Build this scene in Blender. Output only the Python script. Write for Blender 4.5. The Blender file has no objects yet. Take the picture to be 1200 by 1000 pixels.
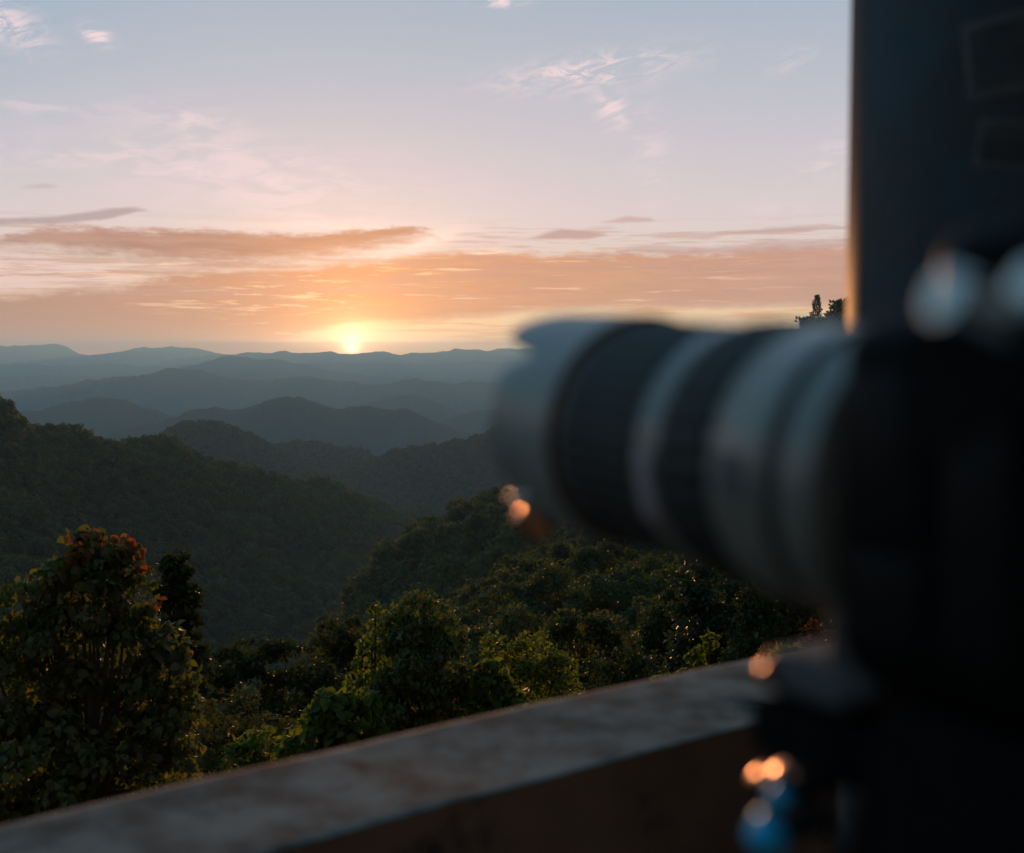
import bpy, math, random
import numpy as np
from mathutils import Vector, Matrix

random.seed(11)
RNG = np.random.default_rng(11)
S = bpy.context.scene
COL = S.collection

# ------------------------------------------------------------------ camera
F_PX = 1400.0                      # focal length in pixels of the 1200 px wide photograph
PITCH = math.atan(85 / F_PX)       # true horizon lies 85 px above the middle of the picture
cam_data = bpy.data.cameras.new('view_camera')
cam = bpy.data.objects.new('view_camera', cam_data)
COL.objects.link(cam)
cam.location = (0, 0, 0)
cam.rotation_euler = (math.pi / 2 - PITCH, 0, 0)
cam_data.sensor_fit = 'HORIZONTAL'
cam_data.sensor_width = 36.0
cam_data.lens = 36.0 * F_PX / 1200.0
cam_data.clip_start = 0.01
cam_data.clip_end = 120000.0
cam_data.dof.use_dof = True
cam_data.dof.focus_distance = 16.0
cam_data.dof.aperture_fstop = cam_data.lens / 8.4
S.camera = cam


def ray(px, py):
    """horizontal-unit direction of a photo pixel: (x, y, z) with x*x + y*y = 1"""
    x, u = (px - 600) / F_PX, (500 - py) / F_PX
    y = math.cos(PITCH) + math.sin(PITCH) * u
    z = -math.sin(PITCH) + math.cos(PITCH) * u
    h = math.hypot(x, y)
    return x / h, y / h, z / h


def at(px, py, d):
    x, y, z = ray(px, py)
    return Vector((x * d, y * d, z * d))


def sk(px, py):
    """azimuth and elevation in degrees"""
    x, y, z = ray(px, py)
    return math.degrees(math.atan2(x, y)), math.degrees(math.atan(z))


def lin(r, g, b):
    f = lambda c: (c / 255 / 12.92) if c <= 10 else ((c / 255 + 0.055) / 1.055) ** 2.4
    return (f(r), f(g), f(b), 1.0)


# ------------------------------------------------------------------ sky
SUN_AZ, SUN_EL = sk(412, 407)
LAMP_EL = 1.3
world = bpy.data.worlds.new('World')
S.world = world
world.use_nodes = True
NT = world.node_tree
NT.nodes.clear()


class E:
    """a tiny expression helper over math nodes"""
    def __init__(self, nt, s):
        self.nt, self.s = nt, s

    def _m(self, op, *a):
        n = self.nt.nodes.new('ShaderNodeMath')
        n.operation = op
        for i, v in enumerate(a):
            if isinstance(v, E):
                self.nt.links.new(v.s, n.inputs[i])
            else:
                n.inputs[i].default_value = v
        return E(self.nt, n.outputs[0])

    def __add__(self, o): return self._m('ADD', self, o)
    def __sub__(self, o): return self._m('SUBTRACT', self, o)
    def __rsub__(self, o): return self._m('SUBTRACT', o, self)
    def __mul__(self, o): return self._m('MULTIPLY', self, o)
    def __truediv__(self, o): return self._m('DIVIDE', self, o)
    __radd__ = __add__
    __rmul__ = __mul__

    def f(self, op, *a): return self._m(op, self, *a)

    def step(self, lo, hi):
        n = self.nt.nodes.new('ShaderNodeMapRange')
        n.interpolation_type = 'SMOOTHSTEP'
        self.nt.links.new(self.s, n.inputs[0])
        n.inputs[1].default_value, n.inputs[2].default_value = lo, hi
        return E(self.nt, n.outputs[0])

    def ramp(self, pts, lo, hi, interp='LINEAR'):
        """colour ramp through [(value, rgba)]"""
        n = self.nt.nodes.new('ShaderNodeValToRGB')
        n.color_ramp.interpolation = interp
        t = (self - lo) * (1.0 / (hi - lo))
        self.nt.links.new(t.s, n.inputs[0])
        el = n.color_ramp.elements
        while len(el) > 1:
            el.remove(el[-1])
        for i, (p, c) in enumerate(pts):
            q = min(1, max(0, (p - lo) / (hi - lo)))
            e = el[0] if i == 0 else el.new(q)
            e.position = q
            e.color = c
        return E(self.nt, n.outputs[0])

    def curve(self, pts, lo, hi, vlo, vhi):
        r = self.ramp([(p, ((v - vlo) / (vhi - vlo),) * 3 + (1,)) for p, v in pts], lo, hi)
        return r * (vhi - vlo) + vlo


def mixc(nt, fac, a, b, mode='MIX'):
    n = nt.nodes.new('ShaderNodeMix')
    n.data_type = 'RGBA'
    n.blend_type = mode
    n.clamp_factor = True
    for sock, v in ((n.inputs[0], fac), (n.inputs[6], a), (n.inputs[7], b)):
        if isinstance(v, E):
            nt.links.new(v.s, sock)
        else:
            sock.default_value = v
    return E(nt, n.outputs[2])


def combine(nt, x, y, z):
    n = nt.nodes.new('ShaderNodeCombineXYZ')
    for i, v in enumerate((x, y, z)):
        if isinstance(v, E):
            nt.links.new(v.s, n.inputs[i])
        else:
            n.inputs[i].default_value = v
    return n.outputs[0]


def noise(nt, vec, scale, detail=4, rough=0.55, dist=0.0):
    n = nt.nodes.new('ShaderNodeTexNoise')
    n.inputs['Scale'].default_value = scale
    n.inputs['Detail'].default_value = detail
    n.inputs['Roughness'].default_value = rough
    n.inputs['Distortion'].default_value = dist
    if vec is not None:
        nt.links.new(vec, n.inputs['Vector'])
    return E(nt, n.outputs[0])


def build_sky():
    nt = NT
    tc = nt.nodes.new('ShaderNodeTexCoord')
    sep = nt.nodes.new('ShaderNodeSeparateXYZ')
    nt.links.new(tc.outputs['Generated'], sep.inputs[0])
    X, Y, Z = (E(nt, sep.outputs[i]) for i in range(3))
    az = X.f('ARCTAN2', Y) * (180 / math.pi)
    el = Z.f('ARCSINE') * (180 / math.pi)
    # angle from the sun
    sa, se = math.radians(SUN_AZ), math.radians(SUN_EL)
    sd = (math.sin(sa) * math.cos(se), math.cos(sa) * math.cos(se), math.sin(se))
    dot = (X * sd[0] + Y * sd[1] + Z * sd[2]).f('MINIMUM', 1.0)
    th = dot.f('ARCCOSINE') * (180 / math.pi)
    # clear-sky gradient: towards the sunset, and away from it
    L = lin
    warm = el.ramp([(-10, L(120, 90, 80)), (0, L(214, 158, 128)), (1.2, L(226, 178, 146)), (2.6, L(226, 190, 168)),
                    (4.2, L(221, 198, 186)), (6, L(217, 202, 201)), (9, L(201, 194, 201)), (12.6, L(180, 184, 196)),
                    (16.4, L(161, 176, 191)), (25, L(136, 167, 194)), (40, L(116, 158, 194)), (65, L(96, 140, 180)), (90, L(72, 116, 156))], -10, 90)
    cool = el.ramp([(-10, L(38, 36, 33)), (0, L(78, 72, 68)), (5, L(92, 84, 80)), (12, L(84, 80, 78)),
                    (25, L(70, 74, 78)), (50, L(66, 88, 106)), (90, L(72, 116, 156))], -10, 90)
    side = dot.step(-0.35, 0.9)
    base = mixc(nt, side, cool, warm)
    # bluer sky, mostly out of view at the left, added to tint the post
    base = mixc(nt, (az.step(-10, -50) * az.step(-150, -95) * 0.85 * el.step(2, 16)), base, L(92, 152, 184))

    def K(pts):                      # photo points -> (azimuth, elevation)
        return [sk(*p) for p in pts]

    stretch = combine(nt, az * 0.16, el * 1.0, 0.0)
    stretch2 = combine(nt, az * 0.07, el * 1.0, 3.7)
    n1 = noise(nt, stretch, 1.1, 6, 0.6) - 0.5
    n2 = noise(nt, stretch2, 2.4, 5, 0.62) - 0.5
    nvf = noise(nt, combine(nt, az * 0.5, el * 1.4, 2.1), 5.0, 5, 0.6) - 0.5
    nfine = noise(nt, combine(nt, az * 0.30, el * 1.0, 9.1), 3.0, 5, 0.62) - 0.5

    def band(top, bot, st, sb, na, nb=None):
        """a cloud between two outlines given as photo points"""
        nb = na if nb is None else nb
        t = az.curve(K(top), -60, 60, -4, 12)
        b = az.curve(K(bot), -60, 60, -4, 12)
        m1 = (t + n1 * na + nfine * (na * 1.1) + nvf * (na * 0.5) - el).step(-st * 0.5, st)
        m2 = (el - b + n2 * nb + nfine * (nb * 1.0) + nvf * (nb * 0.5)).step(-sb * 0.5, sb)
        return m1 * m2

    def blob(px, py, rx, ry, tilt=0.0):
        a0, e0 = sk(px, py)
        k = 180 / math.pi / F_PX
        ca, sa_ = math.cos(tilt), math.sin(tilt)
        u = ((az - a0) * ca + (el - e0) * sa_) * (1 / (rx * k))
        v = ((el - e0) * ca - (az - a0) * sa_) * (1 / (ry * k))
        return (u * u + v * v).f('MULTIPLY', -1.0).f('EXPONENT')

    col = base
    # thin high cirrus
    streak = noise(nt, combine(nt, az * 0.22 + el * 0.25, el * 0.9 - az * 0.1, 5.0), 1.6, 7, 0.65, 0.6)
    wisp = noise(nt, combine(nt, az * 0.5, el * 1.5 - az * 0.28, 2.0), 1.3, 7, 0.68, 0.8)
    for (px, py, rx, ry, tl, k, nz) in [(690, 85, 95, 17, 0.12, 1.25, wisp), (718, 130, 16, 24, 0.5, 1.1, wisp), (762, 185, 20, 50, 0, 0.55, wisp),
                                    (113, 42, 15, 8, -0.3, 1.6, wisp), (222, 140, 55, 18, -0.2, 0.65, streak), (8, 28, 38, 18, -0.4, 1.2, wisp),
                                    (320, 215, 190, 42, -0.15, 0.7, streak), (350, 250, 110, 26, -0.5, 0.75, streak), (130, 188, 130, 16, 0, 0.5, streak),
                                    (585, 2, 24, 7, 0, 1.2, wisp), (975, 188, 40, 20, 0.3, 0.6, wisp), (925, 70, 26, 12, 0.3, 0.45, wisp), (40, 125, 90, 8, 0, 0.4, streak), (915, 245, 40, 14, 0, .5, streak)]:
        m = blob(px, py, rx, ry, tl) * nz.step(0.40, 0.64) * k
        col = mixc(nt, m, col, L(229, 208, 212))
    # more cirrus well outside the view, so that the sky goes on
    far_c = noise(nt, tc.outputs['Generated'], 5.0, 6, 0.62, 0.5).step(0.52, 0.75) * el.step(7, 14) * az.f('ABSOLUTE').step(28, 45) * 0.4
    col = mixc(nt, far_c, col, mixc(nt, side, L(130, 132, 148), L(214, 198, 206)))

    bank_col = az.ramp([(-60, L(150, 122, 122)), (-24, L(172, 128, 116)), (-15, L(188, 135, 112)), (-7.6, L(216, 143, 100)), (2, L(210, 148, 114)), (14, L(202, 151, 128)), (60, L(160, 136, 134))], -60, 60)
    # low bank right across the horizon
    low_top = [(-400, 330), (0, 346), (90, 338), (150, 334), (200, 319), (260, 314), (370, 312), (440, 303), (500, 297), (560, 292), (640, 297), (700, 295), (780, 297), (850, 292), (990, 284), (1400, 290)]
    low_bot = [(-400, 425), (0, 420), (200, 417), (330, 404), (370, 388), (420, 377), (480, 380), (540, 374), (600, 369), (700, 362), (800, 362), (930, 360), (1400, 372)]
    m_low = band(low_top, low_bot, 0.35, 0.35, 0.75, 0.35)
    # glowing slot under the low bank
    slot = (el - az.curve(K(low_bot), -60, 60, -4, 12)).step(0.5, -0.2) * el.step(-0.5, 0.3) * az.step(-13, -8.0) * az.step(45, 20)
    col = mixc(nt, slot * 0.85, col, L(251, 214, 166))
    slits = noise(nt, combine(nt, az * 0.13, el * 2.2, 1.0), 1.5, 5, 0.6).step(0.50, 0.60)
    col = mixc(nt, slot * slits * 0.75, col, L(236, 172, 120))
    shade = noise(nt, combine(nt, az * 0.13, el * 1.1, 7.0), 1.5, 6, 0.64).step(0.36, 0.64)
    bank = mixc(nt, shade * 0.6, bank_col, mixc(nt, 0.55, bank_col, L(178, 128, 112)))
    col = mixc(nt, m_low * 0.95, col, bank)
    # bright rifts in the bank
    rift = noise(nt, combine(nt, az * 0.17, el * 1.7, 4.0), 1.25, 6, 0.62).step(0.585, 0.68)
    rz = blob(150, 322, 240, 26) + blob(400, 316, 110, 12) + blob(560, 322, 120, 12) * 0.7 + blob(300, 350, 130, 20) * 0.8 + blob(580, 298, 90, 10) + blob(360, 385, 120, 14) * 0.6
    col = mixc(nt, (rz * rift).f('MINIMUM', 0.9), col, L(246, 211, 186))
    # the pale gap between the two banks, left
    gap = band([(-300, 300), (0, 303), (100, 306), (200, 311), (370, 313), (480, 330), (1400, 380)], [(-300, 335), (0, 341), (80, 337), (140, 332), (190, 318), (370, 318), (480, 338), (1400, 390)], 0.3, 0.3, 0.5) * az.step(-8, -12)
    col = mixc(nt, gap * 0.8, col, L(232, 203, 193))
    col = mixc(nt, gap * rift * 0.8, col, L(188, 146, 132))
    thin = noise(nt, combine(nt, az * 0.11, el * 2.3, 6.6), 1.5, 6, 0.6).step(0.50, 0.58) * blob(120, 318, 330, 22)
    col = mixc(nt, (thin * 0.8).f('MINIMUM', 0.8), col, L(192, 150, 136))
    dash = noise(nt, combine(nt, az * 0.30, el * 2.4, 8.4), 1.9, 5, 0.6).step(0.575, 0.64) * (blob(330, 345, 110, 26) + blob(390, 392, 90, 14) + blob(620, 385, 120, 9) * 0.8 + blob(470, 320, 140, 12) * 0.6)
    col = mixc(nt, (dash * 0.75).f('MINIMUM', 0.8), col, L(255, 216, 160))
    rag = noise(nt, combine(nt, az * 0.10, el * 1.7, 15.0), 1.7, 7, 0.66).step(0.50, 0.60) * el.step(1.6, 3.0) * el.step(6.6, 5.6)
    col = mixc(nt, rag * 0.5, col, mixc(nt, side, L(92, 86, 92), L(186, 144, 132)))
    lit = noise(nt, combine(nt, az * 0.12, el * 2.0, 21.0), 1.9, 7, 0.66).step(0.56, 0.66) * el.step(1.4, 2.6) * el.step(5.6, 4.6) * dot.step(0.90, 0.985)
    col = mixc(nt, lit * 0.55, col, L(255, 214, 176))
    # upper bank
    up_top = [(-500, 268), (0, 275), (60, 265), (140, 268), (250, 271), (330, 274), (400, 271), (440, 266), (500, 268), (514, 275), (524, 290), (1400, 330)]
    up_bot = [(-500, 300), (0, 291), (80, 298), (180, 308), (280, 312), (370, 306), (430, 294), (480, 283), (514, 277), (524, 284), (1400, 300)]
    m_up = band(up_top, up_bot, 0.24, 0.7, 0.62, 1.0)
    rim = blob(490, 285, 48, 10, 0.25) + blob(380, 265, 110, 8, 0) * 0.5
    col = mixc(nt, (rim * 0.95).f('MINIMUM', 1), col, L(250, 226, 214))
    upc = az.ramp([(-60, L(140, 118, 124)), (-24, L(160, 122, 116)), (-14, L(160, 116, 104)), (-5, L(182, 124, 100)), (60, L(160, 130, 130))], -60, 60)
    utex = noise(nt, combine(nt, az * 0.16, el * 1.3, 11.0), 1.6, 6, 0.62).step(0.35, 0.65)
    upc = mixc(nt, utex * 0.55, upc, mixc(nt, 0.5, upc, L(222, 172, 146)))
    upc = mixc(nt, (el - 5.4).step(0.0, 0.7) * 0.5, upc, L(168, 128, 120))
    col = mixc(nt, m_up * 0.94, col, upc)
    # small dark scraps
    for top, bot, k in [([(-400, 262), (-10, 256), (60, 254), (100, 248), (150, 243), (168, 244), (185, 252), (1400, 300)], [(-400, 275), (-10, 263), (80, 262), (125, 258), (165, 248), (185, 249), (1400, 280)], 0.75),
                        ([(-400, 300), (18, 222), (30, 216), (60, 214), (72, 219), (84, 230), (1400, 300)], [(-400, 270), (18, 219), (30, 221), (60, 221), (72, 219), (84, 218), (1400, 270)], 0.35),
                        ([(-400, 330), (610, 285), (625, 277), (660, 268), (700, 271), (715, 275), (730, 288), (1400, 330)], [(-400, 260), (610, 278), (640, 281), (690, 281), (715, 277), (730, 272), (1400, 260)], 0.85),
                        ([(-400, 330), (690, 270), (705, 259), (740, 252), (768, 256), (785, 268), (1400, 330)], [(-400, 250), (690, 260), (715, 263), (768, 261), (785, 255), (1400, 250)], 0.6),
                        ([(-400, 330), (800, 290), (830, 273), (900, 266), (970, 262), (1010, 270), (1400, 300)], [(-400, 250), (800, 275), (830, 277), (900, 274), (980, 268), (1400, 280)], 0.55),
                        ([(-400, 330), (690, 305), (740, 288), (780, 286), (830, 290), (900, 282), (990, 281), (1400, 285)], [(-400, 250), (690, 296), (740, 297), (860, 298), (990, 292), (1400, 300)], 0.55)]:
        col = mixc(nt, band(top, bot, 0.14, 0.14, 0.18) * k, col, mixc(nt, az.step(-5, 5), L(160, 142, 146), L(186, 150, 145)))
    # the sun's own light in the air round it
    def glow(sig, c, k):
        g = (th * (-1.0 / sig)).f('EXPONENT') * k
        return mixc(nt, 1.0, combine_col(nt, g, c), (0, 0, 0, 1), 'ADD')

    def addg(col, e, c):
        n = nt.nodes.new('ShaderNodeVectorMath')
        n.operation = 'SCALE'
        n.inputs[0].default_value = c
        nt.links.new(e.s, n.inputs['Scale'])
        return mixc(nt, 1.0, col, E(nt, n.outputs[0]), 'ADD')
    wide = ((az - SUN_AZ) * (1 / 3.4)).f('ABSOLUTE') + ((el - (SUN_EL + 0.3)) * (1 / 0.42)).f('ABSOLUTE')
    col = addg(col, (wide * -1.0).f('EXPONENT'), (3.0, 1.5, 0.75))
    col = addg(col, (th * (-1 / 9.0)).f('EXPONENT'), (0.16, 0.055, 0.0))
    col = addg(col, (th * (-1 / 3.0)).f('EXPONENT'), (0.85, 0.33, 0.03))
    col = addg(col, (th * (-1 / 1.0)).f('EXPONENT'), (1.2, 0.52, 0.2))
    disc = (th * (-1 / 0.26)).f('EXPONENT')
    col = addg(col, (el.f('ABSOLUTE') * (-1 / 0.9)).f('EXPONENT') * side, (0.36, 0.145, 0.06))
    col = addg(col, disc, (9.0, 5.0, 2.8))
    # a physical sky beneath it all
    sky = nt.nodes.new('ShaderNodeTexSky')
    sky.sky_type = 'NISHITA'
    sky.sun_disc = False
    sky.sun_elevation = math.radians(LAMP_EL)
    sky.sun_rotation = math.radians(SUN_AZ)
    bg1 = nt.nodes.new('ShaderNodeBackground')
    bg1.inputs['Strength'].default_value = 0.05
    nt.links.new(sky.outputs[0], bg1.inputs['Color'])
    bg2 = nt.nodes.new('ShaderNodeBackground')
    bg2.inputs['Strength'].default_value = 1.06
    nt.links.new(col.s, bg2.inputs['Color'])
    mx = nt.nodes.new('ShaderNodeMixShader')
    mx.inputs[0].default_value = 0.93
    nt.links.new(bg1.outputs[0], mx.inputs[1])
    nt.links.new(bg2.outputs[0], mx.inputs[2])
    out = nt.nodes.new('ShaderNodeOutputWorld')
    nt.links.new(mx.outputs[0], out.inputs['Surface'])


build_sky()
world.cycles.sampling_method = 'MANUAL'
world.cycles.sample_map_resolution = 1024

# ------------------------------------------------------------------ sun
sun_data = bpy.data.lights.new('sun', 'SUN')
sun_data.energy = 4.4
sun_data.angle = math.radians(0.5)
sun_data.color = (1.0, 0.42, 0.15)
sun = bpy.data.objects.new('sun', sun_data)
COL.objects.link(sun)
_a, _e = math.radians(SUN_AZ), math.radians(LAMP_EL)
_d = Vector((math.sin(_a) * math.cos(_e), math.cos(_a) * math.cos(_e), math.sin(_e)))
sun.rotation_euler = _d.to_track_quat('Z', 'Y').to_euler()

S.view_settings.view_transform = 'Standard'
S.view_settings.look = 'None'
S.view_settings.exposure = 0.14
S.view_settings.gamma = 1.0
S.view_settings.use_curve_mapping = False
S.render.engine = 'CYCLES'
S.cycles.volume_bounces = 1
S.cycles.max_bounces = 5
S.cycles.diffuse_bounces = 2
S.cycles.glossy_bounces = 2
S.cycles.transmission_bounces = 3
S.cycles.caustics_reflective = False
S.cycles.caustics_refractive = False
S.cycles.use_denoising = True
S.cycles.sample_clamp_indirect = 4.0


# ------------------------------------------------------------------ helpers
def mat(name, color, rough=0.6, metal=0.0, spec=0.5):
    m = bpy.data.materials.new(name)
    m.use_nodes = True
    b = m.node_tree.nodes['Principled BSDF']
    b.inputs['Base Color'].default_value = (*color, 1)
    b.inputs['Roughness'].default_value = rough
    b.inputs['Metallic'].default_value = metal
    b.inputs['Specular IOR Level'].default_value = spec
    return m


def mottled(name, c1, c2, scale, rough=0.6, bump=0.0, bscale=None, metal=0.0, spec=0.5, c3=None, s3=None):
    """two or three tones by noise, with relief"""
    m = mat(name, c1, rough, metal, spec)
    nt = m.node_tree
    b = nt.nodes['Principled BSDF']
    tc = nt.nodes.new('ShaderNodeTexCoord')
    n = noise(nt, tc.outputs['Object'], scale, 6, 0.62)
    col = mixc(nt, n.step(0.32, 0.68), (*c1, 1), (*c2, 1))
    if c3:
        n3 = noise(nt, tc.outputs['Object'], s3, 5, 0.65, 0.5)
        col = mixc(nt, n3.step(0.55, 0.72), col, (*c3, 1))
    nt.links.new(col.s, b.inputs['Base Color'])
    if bump:
        bn = nt.nodes.new('ShaderNodeBump')
        bn.inputs['Strength'].default_value = 0.6
        bn.inputs['Distance'].default_value = bump
        nb = noise(nt, tc.outputs['Object'], bscale or scale * 6, 5, 0.6)
        nt.links.new(nb.s, bn.inputs['Height'])
        nt.links.new(bn.outputs[0], b.inputs['Normal'])
    return m


def foliage(name, tones, trans=0.35, source='OBJECT', rough=0.5, spec=0.15, tint=None):
    """leaves: reflected and transmitted light, tone picked per object or per leaf"""
    m = bpy.data.materials.new(name)
    m.use_nodes = True
    nt = m.node_tree
    b = nt.nodes['Principled BSDF']
    out = nt.nodes['Material Output']
    if source == 'OBJECT':
        r = E(nt, nt.nodes.new('ShaderNodeObjectInfo').outputs['Random'])
    else:
        a = nt.nodes.new('ShaderNodeAttribute')
        a.attribute_name = 'rnd'
        r = E(nt, a.outputs['Fac'])
        if source == 'BOTH':
            o = E(nt, nt.nodes.new('ShaderNodeObjectInfo').outputs['Random'])
            r = r * 0.45 + o * 0.55
    c = r.ramp([(i / (len(tones) - 1), (*t, 1)) for i, t in enumerate(tones)], 0, 1)
    nt.links.new(c.s, b.inputs['Base Color'])
    b.inputs['Roughness'].default_value = rough
    b.inputs['Specular IOR Level'].default_value = spec
    tr = nt.nodes.new('ShaderNodeBsdfTranslucent')
    tcol = mixc(nt, 1.0, c, (*(tint or (1.6, 1.85, 0.6)), 1), 'MULTIPLY')
    nt.links.new(tcol.s, tr.inputs['Color'])
    mx = nt.nodes.new('ShaderNodeMixShader')
    mx.inputs[0].default_value = trans
    nt.links.new(b.outputs[0], mx.inputs[1])
    nt.links.new(tr.outputs[0], mx.inputs[2])
    nt.links.new(mx.outputs[0], out.inputs['Surface'])
    return m


def mesh_np(name, verts, faces, material=None, rnd=None, smooth=False):
    """faces: (n, k) int array"""
    verts = np.asarray(verts, dtype=np.float32)
    faces = np.asarray(faces, dtype=np.int32)
    me = bpy.data.meshes.new(name)
    n, k = faces.shape
    me.vertices.add(len(verts))
    me.vertices.foreach_set('co', verts.ravel())
    me.loops.add(n * k)
    me.loops.foreach_set('vertex_index', faces.ravel())
    me.polygons.add(n)
    me.polygons.foreach_set('loop_start', np.arange(0, n * k, k, dtype=np.int32))
    me.polygons.foreach_set('loop_total', np.full(n, k, dtype=np.int32))
    if smooth:
        me.polygons.foreach_set('use_smooth', np.ones(n, dtype=bool))
    if rnd is not None:
        at_ = me.attributes.new('rnd', 'FLOAT', 'POINT')
        at_.data.foreach_set('value', np.asarray(rnd, dtype=np.float32))
    me.update(calc_edges=True)
    if material:
        me.materials.append(material)
    return me


def link(name, me, parent=None, loc=None):
    o = bpy.data.objects.new(name, me)
    COL.objects.link(o)
    if parent:
        o.parent = parent
    if loc is not None:
        o.location = loc
    return o


def tag(o, label=None, cat=None, group=None, kind=None):
    for k, v in (('label', label), ('category', cat), ('group', group), ('kind', kind)):
        if v:
            o[k] = v
    return o


def empty(name, loc, label, cat, group=None, rot=(0, 0, 0)):
    o = bpy.data.objects.new(name, None)
    o.empty_display_size = 0.1
    COL.objects.link(o)
    o.location = loc
    o.rotation_euler = rot
    return tag(o, label, cat, group)


class MB:
    """collects simple solids into one mesh"""
    def __init__(self):
        self.v, self.f = [], []

    def add(self, v, f, M=None):
        b = len(self.v)
        self.v += [tuple((M @ Vector(p)) if M else p) for p in v]
        self.f += [tuple(i + b for i in q) for q in f]
        return self

    def box(self, c, s, bev=0.0, M=None):
        x, y, z = (q / 2 for q in s)
        if bev <= 0:
            v = [(c[0] + i * x, c[1] + j * y, c[2] + k * z) for i in (-1, 1) for j in (-1, 1) for k in (-1, 1)]
            f = [(0, 1, 3, 2), (4, 6, 7, 5), (0, 4, 5, 1), (2, 3, 7, 6), (0, 2, 6, 4), (1, 5, 7, 3)]
            return self.add(v, f, M)
        prof = []
        n = 4
        for (sx, sy, a0) in ((1, 1, 0), (-1, 1, 90), (-1, -1, 180), (1, -1, 270)):
            for i in range(n + 1):
                a = math.radians(a0 + 90 * i / n)
                prof.append((sx * (x - bev) + bev * math.cos(a), sy * (y - bev) + bev * math.sin(a), 1))
        rows = []
        for i in range(n + 1):
            a = math.radians(-90 + 90 * i / n)
            rows.append((math.cos(a), -z + bev + bev * math.sin(a)))
        for i in range(n + 1):
            a = math.radians(90 * i / n)
            rows.append((math.cos(a), z - bev + bev * math.sin(a)))
        k = len(prof)
        v, f = [], []
        for q, zz in rows:
            ins = bev * (1 - q)
            for (a, b_, _) in prof:
                ax = a - math.copysign(min(ins, abs(a)), a)
                by = b_ - math.copysign(min(ins, abs(b_)), b_)
                v.append((c[0] + ax, c[1] + by, c[2] + zz))
        for r in range(len(rows) - 1):
            for i in range(k):
                j = (i + 1) % k
                f.append((r * k + i, r * k + j, (r + 1) * k + j, (r + 1) * k + i))
        f.append(tuple(range(k))[::-1])
        f.append(tuple((len(rows) - 1) * k + i for i in range(k)))
        return self.add(v, f, M)

    def lathe(self, prof, n=48, M=None, close=False):
        """prof: (radius, height) along z"""
        v, f = [], []
        for r, h in prof:
            for i in range(n):
                a = 2 * math.pi * i / n
                v.append((r * math.cos(a), r * math.sin(a), h))
        for k in range(len(prof) - 1):
            for i in range(n):
                j = (i + 1) % n
                f.append((k * n + i, k * n + j, (k + 1) * n + j, (k + 1) * n + i))
        if close:
            f.append(tuple(range(n))[::-1])
            f.append(tuple((len(prof) - 1) * n + i for i in range(n)))
        return self.add(v, f, M)

    def tube(self, pts, radii, n=8):
        pts = [Vector(p) for p in pts]
        v, f = [], []
        for i, p in enumerate(pts):
            d = (pts[min(i + 1, len(pts) - 1)] - pts[max(i - 1, 0)]).normalized()
            a = d.orthogonal().normalized()
            b = d.cross(a)
            r = radii[i] if isinstance(radii, (list, tuple)) else radii
            for k in range(n):
                t = 2 * math.pi * k / n
                v.append(tuple(p + a * (r * math.cos(t)) + b * (r * math.sin(t))))
        for i in range(len(pts) - 1):
            for k in range(n):
                j = (k + 1) % n
                f.append((i * n + k, i * n + j, (i + 1) * n + j, (i + 1) * n + k))
        f.append(tuple(range(n))[::-1])
        f.append(tuple((len(pts) - 1) * n + k for k in range(n)))
        return self.add(v, f)

    def ball(self, c, r, n=24, sq=1.0):
        prof = [(max(r * math.sin(math.pi * i / 14), 1e-5), -r * sq * math.cos(math.pi * i / 14)) for i in range(15)]
        return self.lathe(prof, n, Matrix.Translation(c))

    def build(self, name, material, parent=None, smooth=True):
        me = bpy.data.meshes.new(name)
        me.from_pydata(self.v, [], self.f)
        me.update()
        me.materials.append(material)
        if smooth:
            me.polygons.foreach_set('use_smooth', [True] * len(me.polygons))
            try:
                me.set_sharp_from_angle(angle=math.radians(40))
            except Exception:
                pass
        return link(name, me, parent)


# value noise on arrays
_P = RNG.random((256, 256))


def vnoise(x, y):
    xi, yi = np.floor(x).astype(int), np.floor(y).astype(int)
    fx, fy = x - xi, y - yi
    fx, fy = fx * fx * (3 - 2 * fx), fy * fy * (3 - 2 * fy)
    g = lambda i, j: _P[i & 255, j & 255]
    return ((g(xi, yi) * (1 - fx) + g(xi + 1, yi) * fx) * (1 - fy) + (g(xi, yi + 1) * (1 - fx) + g(xi + 1, yi + 1) * fx) * fy) - 0.5


def fbm(x, y, o=5, gain=0.5):
    s, a = 0, 1.0
    for i in range(o):
        s = s + a * vnoise(x * 2 ** i + 17.3 * i, y * 2 ** i + 9.1 * i)
        a *= gain
    return s


def grid_faces(nr, nc):
    i = np.arange(nr - 1)[:, None] * nc + np.arange(nc - 1)[None, :]
    return np.stack([i, i + 1, i + nc + 1, i + nc], -1).reshape(-1, 4)


# ------------------------------------------------------------------ haze
HAZE_TOP, HAZE_BOT = 262.0, -620.0
def build_haze():
    m = bpy.data.materials.new('haze_air')
    m.use_nodes = True
    nt = m.node_tree
    nt.nodes.remove(nt.nodes['Principled BSDF'])
    v = nt.nodes.new('ShaderNodeVolumePrincipled')
    v.inputs['Color'].default_value = (0.37, 0.75, 1.0, 1)
    v.inputs['Density'].default_value = 5.8e-5
    v.inputs['Anisotropy'].default_value = 0.32
    nt.links.new(v.outputs[0], nt.nodes['Material Output'].inputs['Volume'])
    b = MB().box((0, 11500, (HAZE_TOP + HAZE_BOT) / 2), (44000, 33000, HAZE_TOP - HAZE_BOT))
    tag(b.build('haze', m, smooth=False), kind='stuff')


build_haze()

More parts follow.
